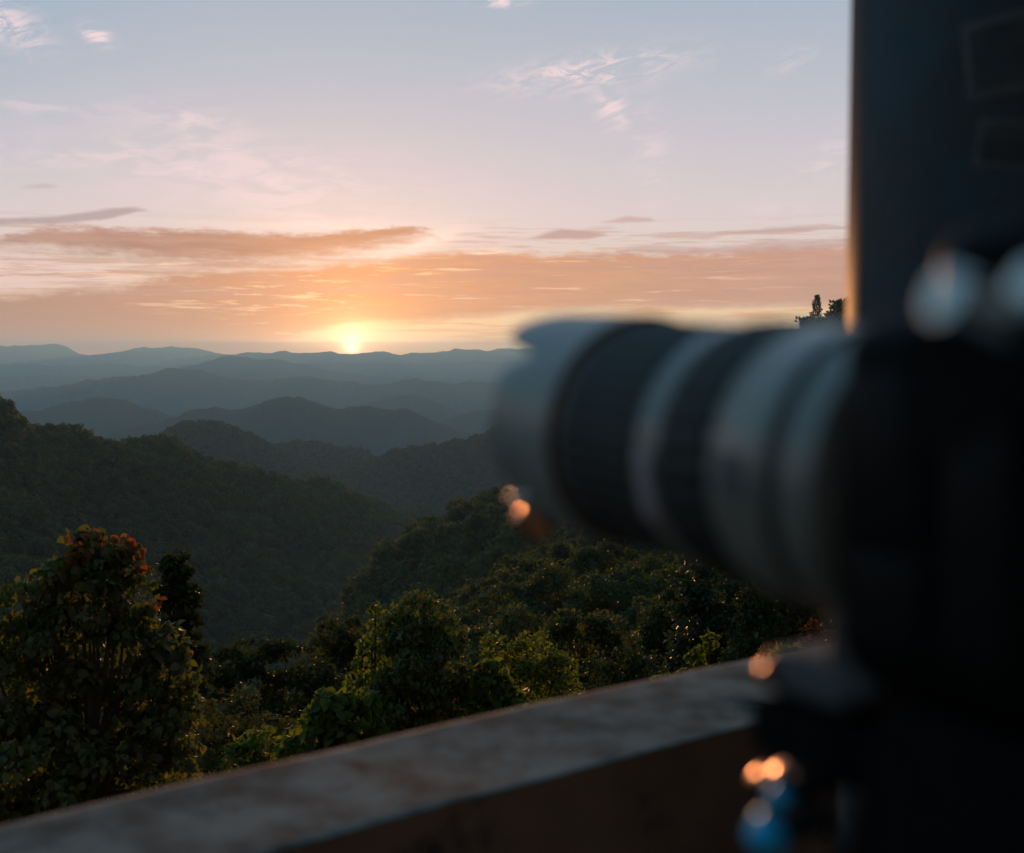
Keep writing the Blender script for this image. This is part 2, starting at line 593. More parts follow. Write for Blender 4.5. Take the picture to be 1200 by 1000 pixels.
# ------------------------------------------------------------------ land
M_FAR = mottled('far_forest', (0.026, 0.036, 0.024), (0.046, 0.054, 0.034), 0.004, 0.95, spec=0.1)
M_HILL = mottled('hill_forest_floor', (0.018, 0.026, 0.014), (0.030, 0.036, 0.020), 0.02, 0.95, spec=0.1)
M_GROUND = mottled('valley_floor', (0.030, 0.038, 0.024), (0.050, 0.052, 0.034), 0.002, 0.95, spec=0.1)
M_SOIL = mottled('forest_soil', (0.018, 0.022, 0.011), (0.032, 0.028, 0.016), 0.35, 0.95, 0.05, 2.0, spec=0.1)

BASE = -600.0
g = MB().box((0, 13000, BASE - 5), (80000, 60000, 10))
tag(g.build('ground', M_GROUND, smooth=False), kind='structure')


def ridge(name, pts, D, W, rough, base=BASE, seed=0.0, cols=1000, rows=32, material=M_FAR, sink=None, carve=0.55):
    """a mountain ridge whose crest passes through photo points at D metres; real slopes fall off on both sides"""
    px = np.linspace(-620, 1820, cols)
    p = np.array(sorted(pts), float)
    py = np.interp(px, p[:, 0], p[:, 1])
    k = np.ones(5) / 5
    py = np.convolve(np.pad(py, 2, 'edge'), k, 'valid')
    if sink:                             # beyond these columns the ridge dies away
        lo, hi = sink
        py = py + np.clip((lo - px) / 120, 0, 3) * 30 + np.clip((px - hi) / 120, 0, 3) * 30
    outside = np.clip((-px) / 300, 0, 1) + np.clip((px - 1200) / 300, 0, 1)
    s = px / F_PX * D
    py = py + outside * fbm(px / 220 + seed, px * 0 + seed, 3) * 26
    az = np.arctan((px - 600) / F_PX)
    x, y = np.sin(az), np.cos(az)
    u = (500 - py) / F_PX
    hz = np.hypot((px - 600) / F_PX, math.cos(PITCH) + math.sin(PITCH) * u)
    el = (-math.sin(PITCH) + math.cos(PITCH) * u) / hz
    t = np.linspace(-1, 1, rows)
    t = np.sign(t) * np.abs(t) ** 1.3
    Dv = D * (1 + 0.05 * fbm(px / 240 + seed * 3, px * 0 + seed, 3))
    zc = el * Dv + rough * fbm(s / (D * 0.012) + seed, s * 0 + seed, 6, 0.6)
    U = t[:, None] * W
    R = Dv[None, :] + U
    fall = 1 - np.abs(t)[:, None] ** 0.9
    A = (s[None, :] / W) * 2.2
    B = U / W * 1.1 + seed
    gul = np.abs(fbm(A + seed + 0.5 * fbm(A * 0.7, B, 3), B, 5, 0.55)) * 1.6
    depth = np.clip(np.abs(t)[:, None] * 2.2, 0, 1) * np.clip(fall * 3, 0, 1)
    h = (zc[None, :] - base) * fall
    h = h * (1 - carve * depth * np.clip(gul, 0, 1)) + rough * 1.4 * fbm(A * 14, B * 14, 4, 0.6) * depth
    Z = base - 3 + h
    V = np.stack([x[None, :] * R, y[None, :] * R, Z], -1)
    me = mesh_np(name, V.reshape(-1, 3), grid_faces(rows, cols), material, smooth=True)
    o = link(name, me)
    tag(o, kind='structure')
    return V, t


ridge('mountain_range', [(-300, 412), (0, 404.5), (40, 403.5), (70, 403), (80, 406), (92, 413), (110, 416), (140, 412), (155, 409), (165, 406.5), (185, 407.5), (212, 405), (222, 407), (235, 406.5), (250, 411.5), (275, 415), (320, 420)], 25000, 2600, 42, seed=1.3, sink=(-700, 330))
ridge('mountain_range', [(200, 422), (250, 415), (290, 412.5), (320, 411), (360, 412.5), (410, 412.5), (440, 411.5), (470, 413.5), (500, 411), (530, 408.5), (565, 409.5), (600, 407), (640, 409), (700, 406), (800, 408), (900, 404), (1050, 403), (1200, 406)], 21500, 2600, 48, seed=2.1, sink=(190, 2000))
ridge('mountain_range', [(-300, 424), (0, 426), (200, 428), (420, 424), (480, 427), (560, 422), (620, 425), (800, 420), (1200, 424)], 18000, 1500, 40, seed=8.1, carve=0.4)
ridge('mountain_ridge', [(200, 432), (230, 426), (250, 420.5), (262, 417), (272, 415.5), (290, 417), (310, 420), (328, 421), (360, 426), (385, 433), (410, 436), (440, 438), (480, 443)], 14500, 1600, 30, seed=3.4, sink=(200, 480))
ridge('mountain_ridge', [(-200, 436), (0, 440), (60, 438.5), (110, 440), (160, 444), (700, 441), (1200, 430)], 15000, 1500, 34, seed=4.4, sink=(-700, 2000))
ridge('mountain_ridge', [(-200, 452), (0, 457), (40, 454), (85, 447), (105, 443), (125, 440), (150, 438), (172, 436.5), (190, 431), (210, 430), (232, 431), (250, 435), (272, 441), (310, 445), (345, 442), (362, 440), (385, 443), (420, 447.5), (455, 449), (478, 444), (490, 441), (505, 444), (525, 447.5), (555, 446), (580, 447), (620, 452), (760, 442), (1000, 436), (1200, 446)], 10000, 1400, 26, seed=5.2)
ridge('mountain_ridge', [(380, 482), (430, 470), (460, 464), (485, 459.5), (505, 466), (530, 478), (560, 486)], 7800, 900, 12, seed=6.2, sink=(390, 560))
ridge('mountain_ridge', [(-200, 470), (0, 480), (45, 478), (65, 474), (90, 466.5), (110, 463), (128, 462), (148, 468), (175, 478), (205, 485), (230, 496)], 6300, 800, 17, seed=7.2, sink=(-200, 230))
ridge('mountain_ridge', [(480, 512), (520, 491), (555, 480), (585, 475), (640, 466), (720, 458), (900, 450), (1200, 440)], 6600, 900, 12, seed=8.8, sink=(480, 2000))
ridge('mountain_ridge', [(130, 505), (180, 493), (205, 486), (232, 475), (250, 474.5), (270, 477), (292, 472), (315, 466), (338, 461.5), (352, 464), (375, 472), (400, 475.5), (430, 474), (460, 475.5), (480, 479), (500, 487), (520, 495), (560, 510)], 5000, 800, 15, seed=9.9, sink=(130, 560))
HILLS = []
HILLS.append(ridge('hill', [(140, 531), (165, 520), (190, 507), (215, 496), (235, 494), (265, 497), (290, 506), (315, 521), (340, 535), (370, 552)], 2500, 520, 6, base=-520, seed=10.1, material=M_HILL, sink=(140, 370)))
HILLS.append(ridge('hill', [(270, 545), (300, 530), (322, 520), (345, 516), (370, 519), (395, 523), (420, 525), (450, 540)], 3000, 560, 6, base=-520, seed=11.4, material=M_HILL, sink=(280, 450)))
HILLS.append(ridge('hill', [(360, 580), (390, 556), (410, 546), (430, 538), (470, 526), (500, 520), (540, 516), (575, 506), (600, 497), (700, 474), (900, 460), (1200, 450)], 2550, 620, 7, base=-520, seed=12.5, material=M_HILL, sink=(370, 2000)))

# near land: heights down each column of view, then joined into one sheet in polar form
COLS = {
    -700: [(3, -2), (30, -9), (100, -30), (300, -60), (500, -40), (800, 30), (1100, 0), (1800, -300)],
    -250: [(3, -2), (30, -13), (100, -44), (300, -110), (500, -108), (700, -48), (850, 0), (1100, -60), (1800, -330)],
    0: [(3, -2), (8, -5), (20, -12), (42, -22), (100, -48), (300, -120), (450, -148), (600, -134), (690, -114), (820, -66), (900, -23), (1050, -85), (1400, -260), (2200, -420)],
    100: [(3, -2), (8, -5), (20, -12), (42, -22), (100, -48), (300, -120), (500, -168), (680, -162), (780, -150), (900, -112), (985, -64), (1150, -130), (1500, -280), (2200, -420)],
    200: [(3, -2), (8, -5), (20, -12), (42, -22), (100, -48), (300, -120), (500, -160), (740, -202), (850, -178), (980, -124), (1100, -72), (1250, -130), (1600, -290), (2200, -420)],
    300: [(3, -2), (8, -5), (20, -12), (42, -22), (100, -47), (200, -82), (400, -140), (650, -192), (860, -216), (990, -194), (1090, -160), (1200, -114), (1400, -190), (1700, -300), (2300, -420)],
    400: [(3, -2), (8, -5), (20, -12), (42, -21), (100, -43), (200, -74), (320, -96), (430, -112), (520, -113), (600, -160), (750, -216), (950, -222), (1080, -200), (1200, -182), (1350, -154), (1600, -250), (2300, -430)],
    440: [(3, -2), (8, -5), (20, -12), (42, -20.5), (100, -41), (200, -68), (320, -90), (430, -104), (540, -101), (640, -155), (800, -222), (1000, -245), (1200, -232), (1350, -208), (1480, -184), (1700, -264), (2300, -430)],
    480: [(3, -2), (8, -5), (20, -12), (42, -20), (100, -39), (200, -63), (320, -84), (430, -98), (560, -93), (650, -150), (800, -220), (1200, -265), (1450, -240), (1650, -214), (1850, -280), (2300, -440)],
    600: [(3, -2), (8, -4.5), (20, -11), (42, -19), (65, -25), (100, -33), (170, -46), (280, -63), (430, -80), (530, -80), (600, -64), (700, -120), (900, -210), (1400, -320), (2300, -450)],
    800: [(3, -2), (8, -4.3), (20, -9.6), (40, -16.5), (60, -22), (90, -28.5), (140, -38), (250, -56), (420, -70), (560, -56), (650, -22), (750, -60), (950, -150), (1400, -300), (2300, -450)],
    985: [(3, -2), (8, -4), (20, -8.5), (35, -13), (60, -20), (110, -31), (200, -44), (380, -52), (600, -16), (700, 19), (800, -10), (1000, -100), (1400, -260), (2300, -440)],
    1200: [(3, -2), (20, -7), (100, -22), (200, -28), (400, -12), (650, 50), (800, 20), (1400, -240), (2300, -440)],
    1700: [(3, -2), (30, -5), (100, -8), (200, 0), (500, 70), (900, 20), (2300, -400)],
}
T_AZ = np.linspace(math.radians(-52), math.radians(52), 440)
T_LD = np.linspace(math.log(2.2), math.log(2350), 330)


def build_terrain_heights():
    keys = sorted(COLS)
    ka = np.array([math.atan((k - 600) / F_PX) for k in keys])
    prof = np.array([np.interp(T_LD, np.log([d for d, _ in COLS[k]]), [z for _, z in COLS[k]]) for k in keys])
    H = np.empty((len(T_LD), len(T_AZ)))
    # catmull-rom across the columns
    idx = np.clip(np.searchsorted(ka, T_AZ) - 1, 0, len(ka) - 2)
    tt = np.clip((T_AZ - ka[idx]) / (ka[idx + 1] - ka[idx]), 0, 1)
    slope = np.gradient(prof, ka, axis=0)
    # limit overshoot
    for r in range(len(T_LD)):
        p0, p1 = prof[idx, r], prof[idx + 1, r]
        hstep = ka[idx + 1] - ka[idx]
        lim = 3 * np.abs(p1 - p0)
        m0 = np.clip(slope[idx, r] * hstep, -lim, lim)
        m1 = np.clip(slope[idx + 1, r] * hstep, -lim, lim)
        t2, t3 = tt * tt, tt ** 3
        H[r] = (2 * t3 - 3 * t2 + 1) * p0 + (t3 - 2 * t2 + tt) * m0 + (-2 * t3 + 3 * t2) * p1 + (t3 - t2) * m1
    k = np.array([1, 2, 3, 2, 1]) / 9.0
    Hp = np.pad(H, ((2, 2), (0, 0)), 'edge')
    H = sum(k[i] * Hp[i:i + len(T_LD)] for i in range(5))
    R = np.exp(T_LD)[:, None]
    X, Y = np.sin(T_AZ)[None, :] * R, np.cos(T_AZ)[None, :] * R
    amp = np.clip((R - 30) / 300, 0, 1)
    H = H + amp * (12 * fbm(X / 190 + 3, Y / 190 + 8, 4, 0.5) - 26 * np.abs(fbm(X / 95 + 0.4 * fbm(X / 60, Y / 60, 2), Y / 210, 4)) + 6)
    H = H + np.clip(R / 40, 0, 1) * 1.2 * fbm(X / 12, Y / 12, 3)
    return X, Y, H


TX, TY, TH = build_terrain_heights()
me = mesh_np('terrain', np.stack([TX, TY, TH], -1).reshape(-1, 3), grid_faces(*TH.shape), M_SOIL, smooth=True)
tag(link('terrain', me), kind='structure')


def height(x, y):
    x, y = np.asarray(x, float), np.asarray(y, float)
    a = (np.arctan2(x, y) - T_AZ[0]) / (T_AZ[1] - T_AZ[0])
    r = (np.log(np.hypot(x, y)) - T_LD[0]) / (T_LD[1] - T_LD[0])
    a, r = np.clip(a, 0, len(T_AZ) - 1.001), np.clip(r, 0, len(T_LD) - 1.001)
    i, j = r.astype(int), a.astype(int)
    fr, fa = r - i, a - j
    return (TH[i, j] * (1 - fr) + TH[i + 1, j] * fr) * (1 - fa) + (TH[i, j + 1] * (1 - fr) + TH[i + 1, j + 1] * fr) * fa


def seen(x, y, top, margin=0.012):
    """would the point's crown show above the nearer land?"""
    cover = TH + 4.0 * np.clip(np.exp(T_LD)[:, None] / 60, 0, 1)
    run = np.maximum.accumulate(cover / np.exp(T_LD)[:, None], axis=0)
    a = np.clip(((np.arctan2(x, y) - T_AZ[0]) / (T_AZ[1] - T_AZ[0])).round().astype(int), 0, len(T_AZ) - 1)
    d = np.hypot(x, y)
    r = np.clip(((np.log(d * 0.93) - T_LD[0]) / (T_LD[1] - T_LD[0])).astype(int), 0, len(T_LD) - 1)
    return top / d > run[r, a] - margin

# ------------------------------------------------------------------ trees
G_TONES = [(0.044, 0.050, 0.020), (0.066, 0.074, 0.027), (0.086, 0.090, 0.032), (0.044, 0.060, 0.028), (0.110, 0.108, 0.038), (0.085, 0.070, 0.030)]
M_CROWN = foliage('forest_leaves', G_TONES, 0.3, 'BOTH', rough=0.6, spec=0.08)
M_CROWN_FAR = foliage('distant_leaves', [(0.042, 0.048, 0.020), (0.090, 0.094, 0.034), (0.070, 0.078, 0.036), (0.160, 0.140, 0.056), (0.120, 0.098, 0.046)], 0.2, 'BOTH', rough=0.7, spec=0.07)
M_BARK = mottled('bark', (0.06, 0.048, 0.036), (0.11, 0.095, 0.075), 3.0, 0.9, 0.02, 20)
M_NEEDLE = foliage('needles', [(0.012, 0.020, 0.010), (0.025, 0.034, 0.014)], 0.1, 'BOTH', spec=0.12)


def rot_basis(n, axis):
    """orthonormal frames: z = leaf normal, y = leaf axis"""
    y = axis / np.linalg.norm(axis, axis=1, keepdims=True)
    z = n - (n * y).sum(1, keepdims=True) * y
    z /= np.linalg.norm(z, axis=1, keepdims=True) + 1e-9
    x = np.cross(y, z)
    return np.stack([x, y, z], -1)


QUAD_V = np.array([(0, 0, 0), (0.36, 0.45, 0.05), (0, 1, -0.05), (-0.36, 0.45, 0.05)])
QUAD_F = np.array([(0, 1, 2, 3)])


def leaf_template(w=0.42, tip=0.25, droop=0.25, fold=0.10, heart=True):
    """an ovate leaf: midrib and two margins, six stations, drooping to a drawn-out tip"""
    ys = [0.0, 0.08, 0.30, 0.55, 0.80, 1.0]
    ws = [0.16 if heart else 0.02, 0.34, 0.48, 0.40, 0.19, 0.0]
    v, f = [], []
    for y, q in zip(ys, ws):
        z = -droop * y * y
        yy = y - (0.08 if heart and y == 0.0 else 0)
        v += [(-q * w * 2, yy, z + fold * q * 2), (0, y, z), (q * w * 2, yy, z + fold * q * 2)]
    for i in range(5):
        b = i * 3
        f += [(b, b + 1, b + 4, b + 3), (b + 1, b + 2, b + 5, b + 4)]
    return np.array(v), np.array(f)


LEAF_V, LEAF_F = leaf_template()
NLEAF_V, NLEAF_F = leaf_template(0.24, droop=0.35, fold=0.06, heart=False)


def leaves_mesh(name, pos, nrm, axis, size, material, tv=QUAD_V, tf=QUAD_F, rnd=None):
    n = len(pos)
    Bs = rot_basis(nrm, axis)
    V = np.einsum('nij,kj->nki', Bs, tv) * size[:, None, None] + pos[:, None, :]
    Fs = (tf[None] + (np.arange(n) * len(tv))[:, None, None]).reshape(-1, tf.shape[1])
    r = RNG.random(n) if rnd is None else rnd
    return mesh_np(name, V.reshape(-1, 3), Fs, material, np.repeat(r, len(tv)))


def unit(n):
    v = RNG.normal(size=(n, 3))
    return v / np.linalg.norm(v, axis=1, keepdims=True)


def crown_points(lobes, n, flat=0.85, shell=0.55):
    """points and outward normals over a set of lobes (cx, cy, cz, r)"""
    lobes = np.array(lobes)
    w = lobes[:, 3] ** 2
    k = RNG.choice(len(lobes), n, p=w / w.sum())
    d = unit(n)
    d[:, 2] = np.where(d[:, 2] < -0.3, -d[:, 2] * 0.6, d[:, 2])
    d /= np.linalg.norm(d, axis=1, keepdims=True)
    rad = 1 - shell * RNG.random(n) ** 2.2
    p = lobes[k, :3] + d * (lobes[k, 3] * rad)[:, None] * np.array([1, 1, flat])
    return p, d


def make_crown(name, n, size, material, seed, low=0.55):
    """an uneven crown about 1 unit in radius: boughs, each of many leaf clumps"""
    r = np.random.default_rng(seed)
    lobes = [(0, 0, 1.35, 0.5)]
    m = 11 + seed % 5
    for i in range(m):
        a = 2 * math.pi * i / m * 1.62 + r.random()
        q = 0.25 + 0.72 * r.random()
        lobes.append((q * math.cos(a), q * math.sin(a), low + 1.2 * r.random() * (1.15 - q * 0.6), 0.20 + 0.24 * r.random()))
    clumps = []
    for l in lobes:
        for j in range(14):
            d = r.normal(size=3)
            d /= np.linalg.norm(d)
            d[2] = abs(d[2]) if r.random() < 0.7 else d[2]
            clumps.append((l[0] + d[0] * l[3] * 0.9, l[1] + d[1] * l[3] * 0.9, l[2] + d[2] * l[3] * 0.8, (0.07 + 0.10 * r.random()) * (0.6 + l[3] * 1.6)))
    p, d = crown_points(clumps, n, 0.8, 0.8)
    nrm = d + unit(n) * 0.42 + np.array([0, 0, 0.25])
    ax = d * 0.7 + unit(n) * 0.8 + np.array([0, 0, -0.5])
    s = size * (0.6 + 0.8 * RNG.random(n))
    ct = r.random(len(clumps))
    rnd = np.clip(0.5 + 0.25 * RNG.normal(size=n), 0, 1)
    return leaves_mesh(name, p, nrm, ax, s, material, rnd=rnd), lobes


def make_trunk(name, lobes, seed):
    r = random.Random(seed)
    b = MB()
    b.tube([(0, 0, -0.3), (0.02, 0.01, 0.4), (-0.02, 0.02, 0.9), (0.02, 0, 1.4)], [0.085, 0.065, 0.05, 0.025], 7)
    for l in lobes[1:6]:
        z0 = 0.5 + 0.4 * r.random()
        b.tube([(0, 0.01, z0), (l[0] * 0.5, l[1] * 0.5, z0 + 0.25), (l[0], l[1], l[2])], [0.035, 0.024, 0.008], 5)
    me = bpy.data.meshes.new(name)
    me.from_pydata(b.v, [], b.f)
    me.materials.append(M_BARK)
    return me


def instancer(name, pts, scl, rot, idx, sources):
    """many copies as ONE object, by geometry nodes"""
    coll = bpy.data.collections.new(name + '_sources')
    for s in sources:
        coll.objects.link(s)
    me = bpy.data.meshes.new(name)
    me.vertices.add(len(pts))
    me.vertices.foreach_set('co', np.asarray(pts, np.float32).ravel())
    for nm, tp, arr in (('scl', 'FLOAT_VECTOR', scl), ('rot', 'FLOAT_VECTOR', rot)):
        a = me.attributes.new(nm, tp, 'POINT')
        a.data.foreach_set('vector', np.asarray(arr, np.float32).ravel())
    a = me.attributes.new('pick', 'INT', 'POINT')
    a.data.foreach_set('value', np.asarray(idx, np.int32))
    o = link(name, me)
    tag(o, kind='stuff')
    ng = bpy.data.node_groups.new(name, 'GeometryNodeTree')
    ng.interface.new_socket('Geometry', in_out='INPUT', socket_type='NodeSocketGeometry')
    ng.interface.new_socket('Geometry', in_out='OUTPUT', socket_type='NodeSocketGeometry')
    gi, go = ng.nodes.new('NodeGroupInput'), ng.nodes.new('NodeGroupOutput')
    ip = ng.nodes.new('GeometryNodeInstanceOnPoints')
    ci = ng.nodes.new('GeometryNodeCollectionInfo')
    ci.inputs[0].default_value = coll
    ci.inputs['Separate Children'].default_value = True
    ci.inputs['Reset Children'].default_value = True
    ip.inputs['Pick Instance'].default_value = True
    L = ng.links.new
    L(gi.outputs[0], ip.inputs['Points'])
    L(ci.outputs[0], ip.inputs['Instance'])
    for nm, tp, sock in (('scl', 'FLOAT_VECTOR', 'Scale'), ('rot', 'FLOAT_VECTOR', 'Rotation'), ('pick', 'INT', 'Instance Index')):
        na = ng.nodes.new('GeometryNodeInputNamedAttribute')
        na.data_type = tp
        na.inputs[0].default_value = nm
        out = next(s for s in na.outputs if s.enabled and s.name == 'Attribute')
        L(out, ip.inputs[sock])
    L(ip.outputs[0], go.inputs[0])
    md = o.modifiers.new('instances', 'NODES')
    md.node_group = ng
    return o


HI = []
for k in range(6):
    c, lobes = make_crown('crown_leaves', 8500, 0.085, M_CROWN, 20 + k)
    HI.append((c, make_trunk('trunk_wood', lobes, k)))
LO = []
for k in range(5):
    c, lobes = make_crown('far_crown_leaves', 420, 0.34, M_CROWN_FAR, 40 + k)
    LO.append(bpy.data.objects.new('far_tree', c))
MID = []
for k in range(5):
    c, lobes = make_crown('mid_crown_leaves', 2600, 0.15, M_CROWN, 60 + k)
    MID.append(bpy.data.objects.new('mid_tree', c))


def scatter(dmin, dmax, spacing, half_az=27.5):
    """jittered points over the near land, about one per spacing x spacing metres"""
    n = int((dmax ** 2 - dmin ** 2) * math.radians(half_az) / spacing ** 2)
    r = np.sqrt(RNG.random(n) * (dmax ** 2 - dmin ** 2) + dmin ** 2)
    a = np.radians((RNG.random(n) * 2 - 1) * half_az)
    return r * np.sin(a), r * np.cos(a)


def forest_label(px, d):
    where = ('left of the vine covered stump' if px < 440 else 'straight behind the vine covered stump' if px < 560 else
             'between the stump and the lens' if px < 720 else 'under the middle of the lens barrel' if px < 860 else 'at the right under the camera')
    far = 'nearer' if d < 75 else 'mid distance' if d < 115 else 'farther'
    return f'{far} dark green bushy tree on the slope {where}'


def build_forest():
    # trees near enough to be told apart
    x, y = scatter(30, 165, 4.4)
    z = height(x, y)
    d = np.hypot(x, y)
    px = 600 + F_PX * x / y
    ok = seen(x, y, z + 7.0, 0.0) & (px > 190) & (px < 1010)
    x, y, z = x[ok], y[ok], z[ok]
    o_ = np.argsort(np.hypot(x, y))
    # keep them apart
    keep = []
    for i in o_:
        if all((x[i] - x[j]) ** 2 + (y[i] - y[j]) ** 2 > 3.7 ** 2 for j in keep[-80:]):
            keep.append(i)
    near, rest = keep[:290], keep[290:]
    grp = 'forest trees on the slope below the lookout'
    for n, i in enumerate(near):
        d = math.hypot(x[i], y[i])
        s = random.choice((random.uniform(2.0, 3.2), random.uniform(2.8, 4.2), random.uniform(3.6, 5.2))) * (0.72 if d < 60 else 1.0)
        if 600 + F_PX * x[i] / y[i] < 470:
            s *= 0.85
        root = empty('forest_tree', (x[i], y[i], z[i] - 0.3), forest_label(600 + F_PX * x[i] / y[i], d), 'tree', grp, (0, 0, random.uniform(0, 6.3)))
        root.scale = (s * random.uniform(0.9, 1.15), s * random.uniform(0.9, 1.15), s * random.uniform(0.85, 1.3))
        c, t = HI[n % 6]
        link('crown', c, root)
        link('trunk', t, root)
    # the rest of the wood
    P, SC, RT, IX = [], [], [], []

    def put(xs, ys, zs, smin, smax, kinds, off):
        n = len(xs)
        s = smin + (smax - smin) * RNG.random(n)
        P.append(np.stack([xs, ys, zs - s * 0.25], -1))
        SC.append(np.stack([s * (0.9 + 0.3 * RNG.random(n)), s * (0.9 + 0.3 * RNG.random(n)), s * (0.65 + 0.85 * RNG.random(n))], -1))
        RT.append(np.stack([RNG.normal(0, 0.05, n), RNG.normal(0, 0.05, n), RNG.random(n) * 6.3], -1))
        IX.append(RNG.integers(0, kinds, n) + off)
    if rest:
        put(x[rest], y[rest], z[rest], 2.7, 4.2, 5, 0)
    xs, ys = scatter(140, 420, 4.6)
    zs = height(xs, ys)
    dd = np.hypot(xs, ys)
    ok = seen(xs, ys, zs + 7) & ((dd > 165) | (RNG.random(len(xs)) < 0.5))
    put(xs[ok], ys[ok], zs[ok], 2.6, 4.2, 5, 0)
    n_mid = sum(map(len, P))
    inst = instancer('forest', np.concatenate(P), np.concatenate(SC), np.concatenate(RT), np.concatenate(IX), MID)
    P.clear(), SC.clear(), RT.clear(), IX.clear()
    xs, ys = scatter(420, 2200, 6.4)
    zs = height(xs, ys)
    ok = seen(xs, ys, zs + 8, 0.004)
    put(xs[ok], ys[ok], zs[ok], 2.4, 6.0, 5, 0)
    for V, t in HILLS:
        rows, cols = V.shape[:2]
        c0 = int((-30 + 620) / 2440 * cols)
        c1 = int((760 + 620) / 2440 * cols)
        n = 15000
        rr = RNG.random(n) * (rows * 0.56)
        cc = c0 + RNG.random(n) * (c1 - c0)
        i, j = rr.astype(int), cc.astype(int)
        fr, fc = (rr - i)[:, None], (cc - j)[:, None]
        p = (V[i, j] * (1 - fr) + V[i + 1, j] * fr) * (1 - fc) + (V[i, j + 1] * (1 - fr) + V[i + 1, j + 1] * fr) * fc
        ok = p[:, 2] > -515
        p = p[ok]
        ok = seen(p[:, 0], p[:, 1], p[:, 2] + 10, 0.01)
        p = p[ok]
        put(p[:, 0], p[:, 1], p[:, 2], 4.0, 7.0, 5, 0)
    instancer('far_forest', np.concatenate(P), np.concatenate(SC), np.concatenate(RT), np.concatenate(IX), LO)
    print('forest', len(near), n_mid, sum(map(len, P)))


build_forest()


def build_undergrowth():
    """shrubs that close the ground under and between the trees"""
    P, SC, RT, IX = [], [], [], []
    for d0, d1, sp, a, b in ((4.5, 14, 0.55, 0.28, 0.55), (14, 40, 0.95, 0.4, 0.95), (40, 110, 1.9, 0.8, 1.7), (110, 200, 3.2, 1.2, 2.2)):
        x, y = scatter(d0, d1, sp, 31)
        z = height(x, y)
        n = len(x)
        s = a + (b - a) * RNG.random(n)
        P.append(np.stack([x, y, z - s * 0.35], -1))
        SC.append(np.stack([s * 1.25, s * 1.25, s * (0.75 + 0.5 * RNG.random(n))], -1))
        RT.append(np.stack([RNG.normal(0, 0.12, n), RNG.normal(0, 0.12, n), RNG.random(n) * 6.3], -1))
        IX.append(RNG.integers(0, 4, n))
    src = []
    for k in range(4):
        c, _ = make_crown('shrub_leaves', 1500, 0.17, M_CROWN, 80 + k, 0.3)
        src.append(bpy.data.objects.new('shrub', c))
    instancer('undergrowth', np.concatenate(P), np.concatenate(SC), np.concatenate(RT), np.concatenate(IX), src)
    print('undergrowth', sum(map(len, P)))


build_undergrowth()

# ------------------------------------------------------------------ shrubs and trees close to the lookout
M_LEAF_OBJ = foliage('broad_leaf', [(0.075, 0.084, 0.036), (0.110, 0.120, 0.050), (0.140, 0.142, 0.060), (0.175, 0.150, 0.060)], 0.3, 'OBJECT', rough=0.45, spec=0.3)
M_LEAF = foliage('broad_leaf_mass', [(0.062, 0.070, 0.029), (0.098, 0.106, 0.040), (0.130, 0.130, 0.048), (0.175, 0.148, 0.050)], 0.35, 'ATTR', rough=0.5, spec=0.14)
M_RED = foliage('red_young_leaf', [(0.17, 0.052, 0.024), (0.23, 0.095, 0.034), (0.20, 0.13, 0.042)], 0.45, 'OBJECT', rough=0.38, spec=0.23, tint=(1.6, 1.2, 0.8))
M_YELLOW = foliage('yellowing_leaf', [(0.14, 0.12, 0.020), (0.20, 0.12, 0.018), (0.09, 0.10, 0.022)], 0.45, 'OBJECT', rough=0.42, tint=(1.6, 1.4, 0.7), spec=0.12)
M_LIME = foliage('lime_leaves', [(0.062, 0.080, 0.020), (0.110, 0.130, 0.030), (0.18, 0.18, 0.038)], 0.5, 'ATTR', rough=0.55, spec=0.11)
M_DARK = foliage('dark_leaves', [(0.030, 0.040, 0.017), (0.050, 0.062, 0.023), (0.075, 0.084, 0.030)], 0.25, 'ATTR', rough=0.6, spec=0.09)
M_OLIVE = foliage('olive_leaves', [(0.050, 0.054, 0.022), (0.085, 0.084, 0.032), (0.120, 0.110, 0.040)], 0.3, 'ATTR', rough=0.6, spec=0.09)
M_RUSSET = foliage('russet_leaves', [(0.07, 0.026, 0.012), (0.12, 0.040, 0.015), (0.08, 0.045, 0.018)], 0.35, 'ATTR', rough=0.5, spec=0.12)
M_GLOSSY = foliage('glossy_leaves', [(0.028, 0.044, 0.020), (0.048, 0.066, 0.028), (0.070, 0.086, 0.038)], 0.2, 'ATTR', rough=0.5, spec=0.14)
M_STEM = mottled('stem_bark', (0.05, 0.040, 0.028), (0.09, 0.075, 0.055), 12.0, 0.85, 0.004, 60)

LEAF_MESH = {}
for nm, m_ in (('green', M_LEAF_OBJ), ('red', M_RED), ('yellow', M_YELLOW)):
    for k, (w, dr, fo) in enumerate(((0.44, 0.30, 0.10), (0.38, 0.42, 0.16), (0.48, 0.16, 0.05))):
        tv, tf = leaf_template(w, droop=dr, fold=fo)
        LEAF_MESH[nm, k] = mesh_np('leaf_' + nm, tv, tf, m_, smooth=True)


def leaf_object(parent, base, p, n, ax, size, kind, k):
    o = link('leaf', LEAF_MESH[kind, k], parent)
    Bm = rot_basis(np.array([n]), np.array([ax]))[0] * size
    q = p - base
    o.matrix_local = Matrix(((Bm[0][0], Bm[0][1], Bm[0][2], q[0]), (Bm[1][0], Bm[1][1], Bm[1][2], q[1]), (Bm[2][0], Bm[2][1], Bm[2][2], q[2]), (0, 0, 0, 1)))
    if kind == 'red':
        o['label'] = 'red young leaf'
    elif kind == 'yellow':
        o['label'] = 'yellowing leaf'
    return o


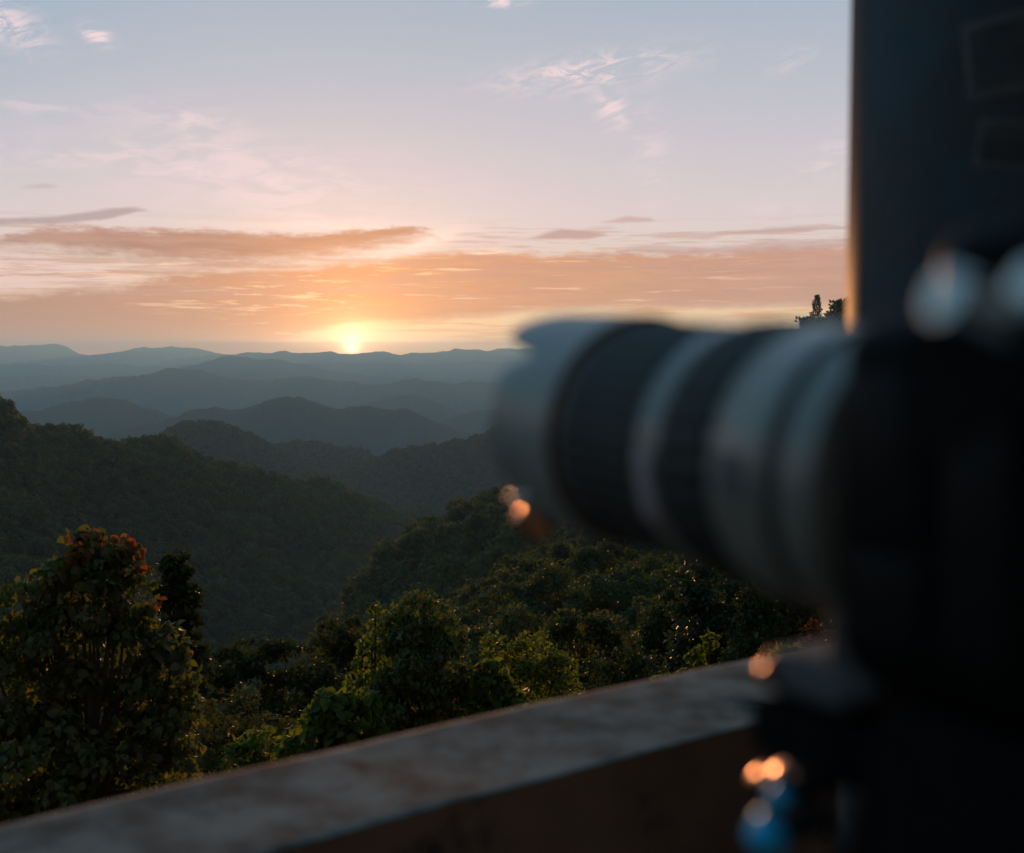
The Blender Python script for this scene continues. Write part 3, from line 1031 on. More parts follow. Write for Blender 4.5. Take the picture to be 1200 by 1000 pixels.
def plant(name, label, cat, group, D, clusters, n, size, material, template='quad', droop=0.6, parts=0, red=(), yellow=0.0, up=0.35, stems=True, depth=0.9, shell=0.6, fringe=0):
    """clusters: (px, py, r_px[, extra distance]) as seen in the photo, built as balls of leaves D metres away"""
    L_ = []
    for c in clusters:
        dd = D + (c[3] if len(c) > 3 else 0)
        p = at(c[0], c[1], dd)
        L_.append((p.x, p.y, p.z, c[2] / F_PX * dd))
    lob = np.array(L_)
    cx, cy = lob[:, 0].mean(), lob[:, 1].mean()
    gz = float(height(cx, cy))
    base = np.array([cx, cy, gz - 0.05])
    root = empty(name, tuple(base), label, cat, group)
    skirt = []
    for l in sorted(L_, key=lambda q: q[2])[:4]:
        zz, gg = l[2] - l[3] * 1.1, float(height(l[0], l[1]))
        k_ = 0
        while zz > gg - l[3] * 0.3 and k_ < 7:
            skirt.append((l[0], l[1], zz, l[3] * (1.05 + 0.05 * k_)))
            zz -= l[3] * 1.1
            k_ += 1
    # each ball is made of smaller clumps, so the outline breaks up
    clumps = []
    for l in L_:
        for j in range(16):
            d = unit(1)[0]
            rr = l[3] * (0.22 + 0.22 * RNG.random())
            q = np.array(l[:3]) + d * (l[3] - rr * 0.7) * np.array([1, depth, 0.95])
            clumps.append((*q, rr))
    p, d = crown_points(clumps, n, 0.95, shell)
    if skirt:
        sc = []
        for l in skirt:
            for j in range(10):
                q = np.array(l[:3]) + unit(1)[0] * l[3] * 0.75
                sc.append((*q, l[3] * 0.36))
        ps, ds = crown_points(sc, int(n * 0.35 * min(1.0, len(skirt) / 8)) + 60, 0.95, shell)
        p, d = np.concatenate([p, ps]), np.concatenate([d, ds])
    n = len(p)
    nrm = d * 0.65 + unit(n) * 0.85 + np.array([0, -0.1, up])
    ax = d * 0.45 + unit(n) * 0.75 + np.array([0, 0, -droop])
    s = size * (0.55 + 0.75 * RNG.random(n))
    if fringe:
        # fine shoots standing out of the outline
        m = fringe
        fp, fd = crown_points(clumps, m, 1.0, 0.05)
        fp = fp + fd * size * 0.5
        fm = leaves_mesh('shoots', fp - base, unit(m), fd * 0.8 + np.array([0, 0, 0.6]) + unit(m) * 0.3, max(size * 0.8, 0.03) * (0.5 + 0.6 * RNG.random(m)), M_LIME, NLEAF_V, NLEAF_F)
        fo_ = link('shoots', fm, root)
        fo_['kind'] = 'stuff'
    rnd = np.clip(0.42 + 0.25 * RNG.normal(size=len(p)), 0, 1)
    use = np.ones(len(p), bool)
    if parts:
        to = -p / np.linalg.norm(p, axis=1, keepdims=True)
        front = (d * to).sum(1) + 0.4 * RNG.random(len(p)) + (lob[:, 1].mean() - p[:, 1]) / (2 * lob[:, 3].max())
        px = 600 + F_PX * p[:, 0] / p[:, 1]
        py = 415 - F_PX * p[:, 2] / np.hypot(p[:, 0], p[:, 1])
        vis = (px > -15) & (py < 985)
        # leaves that are red by their place come first
        isred = np.zeros(len(p), bool)
        for (rx, ry, rr, prob) in red:
            isred |= ((px - rx) ** 2 + (py - ry) ** 2 < rr * rr) & (RNG.random(len(p)) < prob)
        score = front + vis * 3 + isred * 10
        ch = np.argsort(-score)[:parts]
        use[ch] = False
        for i in ch:
            kind = 'red' if isred[i] else ('yellow' if RNG.random() < yellow else 'green')
            leaf_object(root, base, p[i], nrm[i], ax[i], s[i] * (1.12 if kind == 'green' else 1.05), kind, int(RNG.integers(0, 3)))
    tv, tf = {'quad': (QUAD_V, QUAD_F), 'heart': (LEAF_V, LEAF_F), 'narrow': (NLEAF_V, NLEAF_F)}[template]
    me = leaves_mesh('foliage', p[use] - base, nrm[use], ax[use], s[use], material, tv, tf, rnd[use])
    fo = link('foliage', me, root)
    fo['kind'] = 'stuff'
    if stems:
        b = MB()
        top = lob[:, 2].max() - base[2]
        r0 = 0.012 + 0.011 * top
        mid = np.array([lob[:, 0].mean() - cx, lob[:, 1].mean() - cy, (lob[:, 2].mean() - base[2])])
        b.tube([(0, 0, -0.3), (0.03, 0.02, mid[2] * 0.4), tuple(mid * 0.95)], [r0, r0 * 0.8, r0 * 0.5], 8)
        for l in L_:
            q = np.array(l[:3]) - base
            st = mid * (0.35 + 0.5 * RNG.random())
            b.tube([tuple(st), tuple(st * 0.45 + q * 0.55 + np.array([0, 0, -0.08 * l[3]])), tuple(q)], [r0 * 0.5, r0 * 0.3, r0 * 0.1], 6)
        b.build('trunk' if cat == 'tree' else 'stem', M_STEM, root)
    return root


plant('broadleaf_tree', 'leafy young tree with drooping heart shaped leaves and red new leaves at its top', 'tree', None, 6.6,
      [(110, 672, 34), (82, 670, 28), (142, 670, 28), (116, 645, 30), (95, 640, 22), (140, 648, 22), (66, 690, 36), (30, 712, 36), (105, 710, 48), (150, 705, 36), (-20, 740, 55), (60, 765, 60), (125, 780, 62), (178, 750, 34), (196, 790, 36), (20, 820, 70, 0.1), (100, 850, 75), (180, 840, 52), (212, 862, 30), (-40, 850, 70), (40, 910, 75, -0.2), (130, 925, 70), (190, 915, 45), (-30, 950, 70), (80, 980, 70), (205, 765, 18)],
      15000, 0.047, M_LEAF, 'heart', 0.8, parts=300, red=[(84, 630, 16, 0.6), (112, 616, 22, 0.45), (148, 622, 20, 0.5), (62, 662, 14, 0.35), (40, 676, 10, 0.3), (184, 696, 9, 0.6), (226, 752, 11, 0.9), (160, 646, 12, 0.4)], yellow=0.05, up=0.2, shell=0.45)
plant('vine_mound', 'tall stump smothered in dark green climbing vines with a lit yellow green fringe', 'plant', None, 9.5,
      [(490, 728, 34), (470, 745, 30), (515, 748, 30), (490, 780, 52), (480, 825, 52), (512, 830, 50), (538, 800, 24), (450, 810, 26), (492, 880, 58), (536, 850, 24), (448, 850, 24)],
      11000, 0.044, M_LEAF, 'heart', 0.95, parts=220, yellow=0.02, up=0.15, shell=0.35, fringe=3400)
plant('shrub', 'yellow green broad leaved shrub at the left foot of the vine covered stump', 'shrub', 'shrubs just beyond the parapet', 9.0,
      [(385, 835, 30), (410, 850, 36), (375, 870, 36), (425, 825, 20), (350, 890, 30), (400, 890, 40)], 1300, 0.085, M_LIME, 'heart', 0.6, up=0.5)
plant('climber_shrub', 'thin yellow green climber leaning on the left side of the vine covered stump', 'shrub', 'shrubs just beyond the parapet', 9.7,
      [(436, 755, 18), (428, 785, 22), (420, 810, 20), (440, 720, 14), (434, 835, 20)], 420, 0.05, M_LIME, 'heart', 0.8, up=0.4)
plant('shrub', 'mixed green shrub with some yellow leaves at the right foot of the stump', 'shrub', 'shrubs just beyond the parapet', 9.4,
      [(570, 815, 30), (590, 835, 34), (560, 845, 34), (610, 850, 26), (575, 790, 18)], 1400, 0.07, M_LIME, 'heart', 0.7, up=0.4)
plant('shrub', 'rounded green bush with a pale lit top edge beyond the middle of the parapet', 'shrub', 'shrubs just beyond the parapet', 13.5,
      [(600, 775, 30), (630, 770, 32), (585, 795, 30), (650, 795, 30), (620, 815, 44), (660, 825, 28), (580, 760, 18)], 4200, 0.055, M_LIME, 'quad', 0.4, up=0.4, fringe=500)
plant('shrub', 'dark green bush low behind the parapet just left of its far right end', 'shrub', 'shrubs just beyond the parapet', 15.0,
      [(700, 800, 30), (730, 790, 34), (760, 785, 28), (690, 825, 30), (740, 815, 34)], 3200, 0.06, M_DARK, 'quad', 0.5)
plant('bushy_tree', 'olive tree with a reddish tipped crown rising behind the rounded green bush', 'tree', 'small trees on the slope', 24.0,
      [(655, 735, 20), (680, 742, 26), (710, 738, 24), (665, 765, 32), (700, 770, 34), (730, 755, 20), (650, 790, 30)], 6500, 0.10, M_OLIVE, 'quad', 0.3, fringe=400)
plant('bushy_tree', 'dark dense tree with an uneven crown between the olive tree and the glossy one', 'tree', 'small trees on the slope', 30.0,
      [(770, 740, 26), (785, 715, 22), (755, 760, 26), (790, 755, 30), (770, 785, 30)], 5200, 0.12, M_DARK, 'quad', 0.3)
plant('bushy_tree', 'tall tree with glossy glinting leaves below the lens barrel', 'tree', 'small trees on the slope', 22.0,
      [(815, 680, 26), (800, 700, 24), (840, 700, 30), (810, 735, 34), (850, 735, 34), (870, 715, 24), (820, 770, 34), (860, 770, 30), (795, 790, 22)], 7500, 0.10, M_GLOSSY, 'quad', 0.4, up=0.6)
plant('shrub', 'bright yellow green sapling close behind the right part of the parapet', 'shrub', 'shrubs just beyond the parapet', 11.0,
      [(820, 770, 13), (812, 790, 16), (800, 800, 16), (832, 750, 9), (780, 805, 16), (845, 795, 14)], 900, 0.055, M_LIME, 'heart', 0.5, up=0.5)
plant('bushy_tree', 'dark tree at the right behind the end of the parapet', 'tree', 'small trees on the slope', 19.0,
      [(900, 710, 34), (930, 690, 30), (890, 745, 34), (930, 735, 34), (870, 770, 26), (965, 720, 30)], 6000, 0.09, M_DARK, 'quad', 0.4)
plant('shrub', 'pale green fern like shrub peeping over the right end of the parapet', 'shrub', 'shrubs just beyond the parapet', 6.0,
      [(915, 772, 13), (930, 768, 10), (900, 780, 11), (920, 790, 16)], 420, 0.05, M_LIME, 'narrow', 0.2, up=0.6)
plant('shrub', 'rust coloured dry shrub between the parapet end and the black tripod', 'shrub', None, 8.0,
      [(952, 742, 12), (965, 745, 14), (945, 756, 10), (962, 762, 16), (975, 755, 14)], 900, 0.035, M_RUSSET, 'quad', 0.2)
plant('slender_tree', 'slender dark tree standing just right of the red tipped tree', 'tree', None, 14.0,
      [(196, 662, 11), (208, 658, 13), (202, 672, 18), (212, 676, 15), (198, 692, 17), (216, 698, 18), (228, 704, 12), (188, 702, 14), (208, 720, 26), (200, 755, 30), (215, 790, 34)], 5200, 0.07, M_DARK, 'quad', 0.3, up=0.4)
plant('shrub', 'dull brownish scrub low between the red tipped tree and the stump', 'shrub', 'shrubs just beyond the parapet', 12.0,
      [(250, 850, 36), (290, 840, 34), (240, 890, 40), (300, 880, 40), (330, 865, 30), (270, 920, 40)], 3400, 0.06, M_OLIVE, 'quad', 0.5)
plant('shrub', 'green scrub with narrow leaves left of the yellow green shrub', 'shrub', 'shrubs just beyond the parapet', 10.5,
      [(300, 880, 26), (330, 890, 26), (285, 900, 28), (345, 905, 24), (315, 915, 30)], 1500, 0.075, M_LIME, 'narrow', 0.3, up=0.6)
plant('bushy_tree', 'dark spreading treetop below the left hill beyond the brownish scrub', 'tree', 'small trees on the slope', 27.0,
      [(270, 785, 26), (300, 770, 28), (335, 780, 30), (365, 790, 26), (290, 810, 34), (340, 820, 36), (250, 815, 28), (385, 815, 26)], 6000, 0.12, M_DARK, 'quad', 0.4)
plant('bushy_tree', 'dim treetop with loose outline left of the vine covered stump', 'tree', 'small trees on the slope', 33.0,
      [(400, 745, 26), (425, 760, 24), (380, 765, 24), (410, 790, 34), (440, 790, 24)], 4600, 0.14, M_OLIVE, 'quad', 0.4)

# an orange bloom in the scrub
pb = at(295, 855, 11.6)
fl = empty('flower', tuple(pb), 'single small orange flower in the scrub left of the stump', 'flower')
b = MB()
for k in range(6):
    a = k * math.pi / 3
    M_ = Matrix.Rotation(a, 4, 'Y') @ Matrix.Rotation(0.5, 4, 'X')
    b.add([(0, 0, 0), (0.014, -0.004, 0.018), (0, -0.010, 0.045), (-0.014, -0.004, 0.018)], [(0, 1, 2, 3)], M_)
b.build('petals', mat('orange_petal', (0.55, 0.16, 0.01), 0.5), fl, smooth=False)
b = MB().tube([(0, 0, 0), (0.01, 0.02, -0.12), (0.0, 0.05, -0.35), (0.02, 0.06, -0.8)], [0.004, 0.004, 0.005, 0.006], 6)
b.build('stem', M_STEM, fl)

# a conifer on the crest of the right hill
cp = at(957, 384, 690)
cp.z = float(height(cp.x, cp.y))
tr = empty('conifer_tree', tuple(cp), 'lone conifer standing up on the crest of the right hill beside the post', 'tree')
top_z = at(957, 346, 690).z - cp.z
b = MB().tube([(0, 0, -1), (0.1, 0, top_z * 0.5), (0, 0, top_z)], [0.45, 0.3, 0.05], 7)
b.build('trunk', M_BARK, tr)
pp, dd_ = [], []
r_ = random.Random(5)
for lay in range(24):
    h = top_z * (0.12 + 0.87 * lay / 23)
    R_ = 7.2 * (1 - lay / 24.5) ** 0.9 * r_.uniform(0.75, 1.15) + 0.3
    for k in range(8):
        a = 2 * math.pi * k / 8 + r_.random() * 1.2
        R2 = R_ * r_.uniform(0.55, 1.1)
        for j in range(16):
            q = r_.random() ** 0.7
            pp.append((math.cos(a) * R2 * q + r_.gauss(0, 0.22), math.sin(a) * R2 * q + r_.gauss(0, 0.22), h - 0.25 * R2 * q + r_.gauss(0, 0.2)))
            dd_.append((math.cos(a), math.sin(a), -0.15))
pp, dd_ = np.array(pp), np.array(dd_)
link('crown', leaves_mesh('conifer_needles', pp, unit(len(pp)) + np.array([0, 0, .5]), dd_ + unit(len(pp)) * 0.6, 0.5 + 0.5 * RNG.random(len(pp)), M_NEEDLE), tr)

# ------------------------------------------------------------------ lookout: deck, parapet, post
M_CONC = mottled('weathered_concrete', (0.062, 0.060, 0.047), (0.205, 0.192, 0.158), 17.0, 0.9, 0.0012, 110, spec=0.15, c3=(0.045, 0.042, 0.034), s3=30)
M_WALL = mottled('stained_wall', (0.15, 0.078, 0.044), (0.24, 0.13, 0.075), 5.0, 0.9, 0.002, 90, spec=0.2, c3=(0.04, 0.03, 0.024), s3=9)
M_DECK = mottled('deck_concrete', (0.16, 0.15, 0.14), (0.24, 0.23, 0.21), 3.0, 0.9, 0.002, 50)
b = MB().box((0, -1.4, -1.48), (7, 8, 0.16))
U_, N_ = Vector((0.805, 0.593, 0)), Vector((-0.593, 0.805, 0))
deck = bpy.data.meshes.new('deck')
c0 = Vector((0, 1.16, 0))
pts = [c0 + U_ * -3.2 - N_ * 0.10, c0 + U_ * 3.2 - N_ * 0.10, c0 + U_ * 3.2 - N_ * 4, c0 + U_ * -3.2 - N_ * 4]
deck.from_pydata([(p.x, p.y, z) for z in (-1.40, -1.75) for p in pts], [], [(0, 3, 2, 1), (4, 5, 6, 7), (0, 1, 5, 4), (1, 2, 6, 5), (2, 3, 7, 6), (3, 0, 4, 7)])
deck.materials.append(M_DECK)
tag(link('deck', deck), kind='structure')

par = empty('parapet', tuple(c0 + Vector((0, 0, -1.4)) - N_ * 0.09), 'low weathered grey concrete parapet crossing the bottom of the view', 'wall')


def sweep(profile, name, material):
    """profile: (n, z) outline; swept along the gently bowed line of the parapet"""
    ss = np.linspace(-2.2, 2.4, 140)
    V, Fq = [], []
    k = len(profile)
    for s in ss:
        bow = 0.010 - 0.010 * (s / 0.5) ** 2 if abs(s) < 0.6 else 0.010 - 0.010 * 1.44 - 0.048 * (abs(s) - 0.6)
        for (n_, z_) in profile:
            wob = 0.0016 * float(fbm(np.array(s * 9.0 + n_ * 7), np.array(z_ * 11 + n_ * 13), 4))
            p = c0 + U_ * s + N_ * (bow + n_ + wob) - Vector(par.location)
            V.append((p.x, p.y, p.z + z_ + wob))
    for i in range(len(ss) - 1):
        for j in range(k):
            j2 = (j + 1) % k
            Fq.append((i * k + j, (i + 1) * k + j, (i + 1) * k + j2, i * k + j2))
    b_ = MB().add(V, Fq)
    b_.f.append(tuple(range(k)))
    b_.f.append(tuple((len(ss) - 1) * k + j for j in range(k))[::-1])
    return b_.build(name, material, par)


ZT = -0.350
cap_prof = [(-0.003, ZT - 0.012), (0.0, ZT - 0.010), (-0.002, ZT - 0.006), (-0.008, ZT - 0.001), (-0.012, ZT), (-0.02, ZT), (-0.06, ZT), (-0.12, ZT), (-0.166, ZT), (-0.172, ZT), (-0.1775, ZT), (-0.180, ZT - 0.0004), (-0.1803, ZT - 0.0016)]
sweep(cap_prof, 'cap', M_CONC)
sweep([(-0.012, -1.75), (-0.012, ZT - 0.012), (-0.1795, ZT - 0.0019), (-0.1795, -1.75)], 'wall_body', M_WALL)
# a hairline crack runs in from the near edge of the cap
b = MB()
q = []
for i in range(9):
    t_ = i / 8
    s_ = 0.235 - 0.05 * t_ + 0.004 * math.sin(i * 2.3)
    n_ = -0.176 + 0.075 * t_
    p = c0 + U_ * s_ + N_ * (n_ + 0.015) - Vector(par.location)
    q.append((p.x, p.y, p.z + ZT - 0.0002))
b.tube(q, [0.0022, 0.0026, 0.0024, 0.002, 0.0022, 0.0018, 0.0016, 0.001, 0.0006], 6)
b.build('crack', mat('crack_dark', (0.02, 0.018, 0.015), 0.95), par)

M_POST = mottled('worn_dark_paint_sky_sheen', (0.014, 0.042, 0.056), (0.024, 0.027, 0.027), 14.0, 0.6, 0.0008, 160, spec=0.0, c3=(0.040, 0.036, 0.030), s3=18)  # blue sky sheen is put into the first paint tone, under worn patches
_nt = M_POST.node_tree                      # old paint: a weak, capped sheen instead of a full grazing mirror
_g = _nt.nodes.new('ShaderNodeBsdfGlossy')
_g.inputs['Roughness'].default_value = 0.42
_fr = _nt.nodes.new('ShaderNodeFresnel')
_fr.inputs['IOR'].default_value = 1.5
_fac = E(_nt, _fr.outputs[0]).f('MINIMUM', 0.04)
_mx = _nt.nodes.new('ShaderNodeMixShader')
_nt.links.new(_fac.s, _mx.inputs[0])
_nt.links.new(_nt.nodes['Principled BSDF'].outputs[0], _mx.inputs[1])
_nt.links.new(_g.outputs[0], _mx.inputs[2])
_nt.links.new(_mx.outputs[0], _nt.nodes['Material Output'].inputs['Surface'])
PC = Vector((0.371, 0.878, -1.4))
post = empty('round_post', tuple(PC), 'dark worn round post with stickers rising at the right edge behind the camera', 'post')
R_P = 0.122
MB().lathe([(R_P, 0.0), (R_P, 1.0), (R_P, 2.0), (R_P, 3.2), (R_P - 0.004, 3.205)], 96, close=True).build('shaft', M_POST, post)
MB().lathe([(R_P + 0.03, 0.0), (R_P + 0.03, 0.02), (R_P + 0.022, 0.03), (R_P + 0.002, 0.032)], 64).build('base_collar', M_POST, post)
M_ST1 = mottled('sticker_paper', (0.075, 0.072, 0.062), (0.11, 0.105, 0.09), 60.0, 0.6)
M_ST2 = mottled('sticker_print', (0.016, 0.017, 0.016), (0.045, 0.042, 0.036), 45.0, 0.6)
view_a = math.atan2(-PC.y, -PC.x)


def patch(name, deg, zc, w, h, tilt, off, material, parent):
    V, n = [], 10
    for j in range(n + 1):
        for i in range(n + 1):
            a, c = (i / n - 0.5) * w, (j / n - 0.5) * h
            a, c = a * math.cos(tilt) - c * math.sin(tilt), a * math.sin(tilt) + c * math.cos(tilt)
            ang = view_a + math.radians(deg) + a / R_P
            V.append(((R_P + off) * math.cos(ang), (R_P + off) * math.sin(ang), zc + c))
    Fq = [(j * (n + 1) + i, j * (n + 1) + i + 1, (j + 1) * (n + 1) + i + 1, (j + 1) * (n + 1) + i) for j in range(n) for i in range(n)]
    return MB().add(V, Fq).build(name, material, parent)


for deg, zc, w, h, tl in ((-6, 1.590, 0.048, 0.050, 0.12), (-18, 1.655, 0.045, 0.028, -0.05), (-4, 1.533, 0.040, 0.030, -0.15), (12, 1.62, 0.05, 0.07, 0.05)):
    st = patch('sticker', deg, zc, w, h, tl, 0.0006, M_ST1, post)
    patch('sticker_print', deg, zc, w * 0.82, h * 0.8, tl, 0.0011, M_ST2, st)

# ------------------------------------------------------------------ the camera on its tripod
M_WHITE = mottled('white_lens_enamel', (0.170, 0.150, 0.118), (0.22, 0.196, 0.155), 40.0, 0.34, spec=0.75)
M_HOOD = mottled('hood_satin', (0.23, 0.222, 0.185), (0.30, 0.288, 0.245), 50.0, 0.38, 0.0001, 900, spec=0.5)
M_RUB = mottled('black_rubber', (0.021, 0.0175, 0.013), (0.032, 0.027, 0.020), 60.0, 0.6, 0.0002, 700, spec=0.35)
M_BODY = mottled('black_camera_body', (0.003, 0.0033, 0.0032), (0.005, 0.005, 0.0046), 60.0, 0.5, 0.0002, 900, spec=0.06)
M_BLK = mottled('black_anodised', (0.008, 0.008, 0.008), (0.012, 0.012, 0.012), 50.0, 0.9, spec=0.0)
M_CHROME = mat('satin_metal', (0.60, 0.58, 0.53), 0.20, 1.0)
M_BRASS = mat('glint_copper', (0.36, 0.17, 0.11), 0.24, 1.0)  # metal tinted so the clamp glints come out orange
M_COPPER = mat('red_copper', (0.90, 0.34, 0.15), 0.24, 1.0)  # reddened metal puts the orange into the hood glint
M_BLUE = mat('blue_anodised', (0.005, 0.48, 0.78), 0.4, 0.25)
M_GLASS = mat('lens_glass', (0.01, 0.012, 0.02), 0.04, 0.0, 0.8)
M_GOLD = mat('red_ring', (0.16, 0.045, 0.020), 0.4)
M_LABEL = mottled('printed_plate', (0.50, 0.40, 0.38), (0.30, 0.24, 0.23), 160.0, 0.5)

M_FOOT = mottled('grey_anodised', (0.085, 0.085, 0.082), (0.11, 0.11, 0.105), 60.0, 0.5, spec=0.4)
M_PORT = mottled('port_rubber', (0.005, 0.0055, 0.0055), (0.008, 0.008, 0.0075), 60.0, 0.4, 0.0002, 700, spec=0.12)
M_SWITCH = mottled('switch_plastic', (0.09, 0.09, 0.085), (0.14, 0.14, 0.13), 300.0, 0.5)
MNT = Vector((0.118, 0.330, -0.036))
FRT = Vector((0.0268, 0.485, -0.0265))
AX = (FRT - MNT)
LEN = AX.length
fw = Vector((AX.x, AX.y, 0)).normalized()
yaw = math.atan2(-fw.x, fw.y)
pit = math.asin(AX.z / LEN)
H0 = 0.049
body_org = MNT - Vector((0, 0, H0))
cmr = empty('photo_camera', tuple(body_org), 'black camera with long pale banded telephoto lens on a tripod pointing at the sunset', 'camera', None, (0, 0, yaw))
LM = Matrix.Translation((0, 0, H0)) @ Matrix.Rotation(pit, 4, 'X') @ Matrix.Rotation(-math.pi / 2, 4, 'X')   # lathe z -> lens axis, forward


def Z(t):                     # t = 0 at the front rim .. 1 at the mount
    return LEN * (1 - t)


body = MB().box((0.022, -0.034, 0.0475), (0.130, 0.066, 0.095), 0.010).build('body', M_BODY, cmr)
MB().box((0.0, -0.040, 0.103), (0.050, 0.052, 0.030), 0.010).build('viewfinder_hump', M_BODY, cmr)
MB().box((0.072, 0.012, 0.045), (0.030, 0.040, 0.084), 0.012).build('hand_grip', M_RUB, cmr)
MB().lathe([(0.0115, 0.0), (0.0115, 0.010), (0.0105, 0.0115), (0.0, 0.0118)], 40, Matrix.Translation((-0.026, -0.036, 0.095))).build('mode_dial', M_BODY, cmr)
for (yy, zz, w_, h_) in ((-0.022, 0.060, 0.022, 0.040), (-0.022, 0.024, 0.022, 0.024), (-0.048, 0.045, 0.018, 0.060)):
    MB().box((-0.0435, yy, zz), (0.003, w_, h_), 0.0013).build('port_cover', M_PORT, cmr)
MB().box((0.0, -0.069, 0.045), (0.070, 0.006, 0.055), 0.002).build('rear_screen', M_GLASS, cmr)
MB().box((0.022, -0.040, -0.0315), (0.128, 0.052, 0.060), 0.008).build('battery_grip', M_BLK, cmr)
lens = MB()
lens.lathe([(0.030, Z(1.0)), (0.036, Z(0.985)), (0.0415, Z(0.978)), (0.0435, Z(0.97)), (0.0437, Z(0.905)), (0.0418, Z(0.902)), (0.0418, Z(0.872)), (0.0435, Z(0.868)), (0.0428, Z(0.742)), (0.0420, Z(0.737)), (0.0416, Z(0.600)), (0.0424, Z(0.596)), (0.0418, Z(0.540)), (0.0403, Z(0.536)), (0.0405, Z(0.255)), (0.0405, Z(0.10))], 96, LM)
barrel = lens.build('lens', M_WHITE, cmr)


def ribbed(t0, t1, r, depth, n, name, material, ribs=True):
    b_ = MB()
    k = 240
    zz = np.linspace(t0, t1, 12)
    V = []
    for i, t in enumerate(zz):
        edge = 0.0012 if i in (0, 11) else 0.0
        for j in range(k):
            a = 2 * math.pi * j / k
            rr = r - edge + (depth * (1 if (j * n // k) % 2 else 0) if ribs and 0 < i < 11 else 0)
            V.append((rr * math.cos(a), rr * math.sin(a), Z(t)))
    Fq = [(i * k + j, (i + 1) * k + j, (i + 1) * k + (j + 1) % k, i * k + (j + 1) % k) for i in range(11) for j in range(k)]
    b_.add(V, Fq, LM)
    return b_.build(name, material, barrel)


ribbed(0.262, 0.535, 0.0405, 0.0009, 80, 'focus_ring', M_RUB)
ribbed(0.598, 0.735, 0.0426, 0.0009, 60, 'zoom_ring', M_RUB)
ribbed(0.873, 0.900, 0.0428, 0.0, 40, 'collar_seam', M_RUB, False)
ribbed(0.250, 0.258, 0.0432, 0.0, 40, 'accent_ring', M_GOLD, False)
# hood: four petals, open at the front
b = MB()
k, rows = 160, 10
V = []
for side in (0, 1):
    for i in range(rows):
        for j in range(k):
            a = 2 * math.pi * j / k
            w_ = abs(math.sin(a))
            up_ = min(1.0, max(0.0, (w_ - 0.66) / 0.16))
            dip = math.exp(-((w_ - 0.64) / 0.10) ** 2)
            tip = 0.0 - 0.085 * up_ * up_ * (3 - 2 * up_) + 0.075 * dip
            t = 0.246 + (tip - 0.246) * (i / (rows - 1))
            r = (0.0434 - 0.0012 * (i / (rows - 1)) ** 1.2) - (0.0024 if side else 0) - (0.0006 if i == rows - 1 else 0)
            V.append((r * math.cos(a), r * math.sin(a), Z(t)))
Fq = []
for i in range(rows - 1):
    for j in range(k):
        j2 = (j + 1) % k
        Fq.append((i * k + j, i * k + j2, (i + 1) * k + j2, (i + 1) * k + j))
        o_ = rows * k
        Fq.append((o_ + i * k + j, o_ + (i + 1) * k + j, o_ + (i + 1) * k + j2, o_ + i * k + j2))
for j in range(k):
    j2 = (j + 1) % k
    a_, c_ = (rows - 1) * k, rows * k + (rows - 1) * k
    Fq.append((a_ + j, a_ + j2, c_ + j2, c_ + j))
    Fq.append((rows * k + j, rows * k + j2, j2, j))
b.add(V, Fq, LM)
b.build('lens_hood', M_HOOD, barrel)
MB().lathe([(0.0001, Z(0.16)), (0.015, Z(0.157)), (0.028, Z(0.168)), (0.0395, Z(0.19))], 64, LM).build('front_element', M_GLASS, barrel)
# small raised plate on the pale ring, and a switch panel behind it
for (t0, t1, a0, a1, nm, mt) in ((0.545, 0.59, 178, 208, 'name_plate', M_LABEL), (0.77, 0.82, 172, 188, 'switch_panel', M_SWITCH)):
    V = []
    for i in range(2):
        for j in range(13):
            a = math.radians(a0 + (a1 - a0) * j / 12)
            V.append((0.0440 * math.cos(a), 0.0440 * -math.sin(a), Z(t0 + (t1 - t0) * i)))
    for i in range(2):
        for j in range(13):
            a = math.radians(a0 + (a1 - a0) * j / 12)
            V.append((0.0415 * math.cos(a), 0.0415 * -math.sin(a), Z(t0 + (t1 - t0) * i)))
    Fq = [(j, j + 1, 14 + j, 13 + j) for j in range(12)] + [(j, 26 + j, 27 + j, j + 1) for j in range(12)] + [(13 + j, 14 + j, 40 + j, 39 + j) for j in range(12)] + [(0, 13, 39, 26), (12, 38, 51, 25)]
    MB().add(V, Fq, LM).build(nm, mt, barrel)
# tripod foot of the lens
ft = MB()
ft.box((0, LEN * 0.20, -0.0135), (0.030, LEN * 0.20, 0.013), 0.004)
ft.box((0, LEN * 0.11, 0.0), (0.026, 0.020, 0.030), 0.004)
foot = ft.build('lens_foot', M_FOOT, barrel)

INV = Matrix.Translation(body_org) @ Matrix.Rotation(yaw, 4, 'Z')
INV = INV.inverted()
SUNV = _d.copy()


def glint_cap(name, wpos, R, half, material, parent, inv=None, n=None):
    """a shallow polished dome; added to glint, facing half way between sun and viewer unless n is given"""
    to = (-wpos).normalized()
    h = n or (SUNV + to).normalized()
    q = h.to_track_quat('Z', 'Y').to_matrix().to_4x4()
    prof = [(R * math.sin(half * (1 - i / 8)) + 1e-5, R * (math.cos(half * (1 - i / 8)) - math.cos(half))) for i in range(9)]
    rr = R * math.sin(half)
    prof = [(rr, -0.014)] + prof
    M_ = Matrix.Translation(wpos) @ q
    if inv:
        M_ = inv @ M_
    return MB().lathe(prof, 32, M_, close=False).build(name, material, parent)


def wp(px, py, d):
    return at(px, py, d)


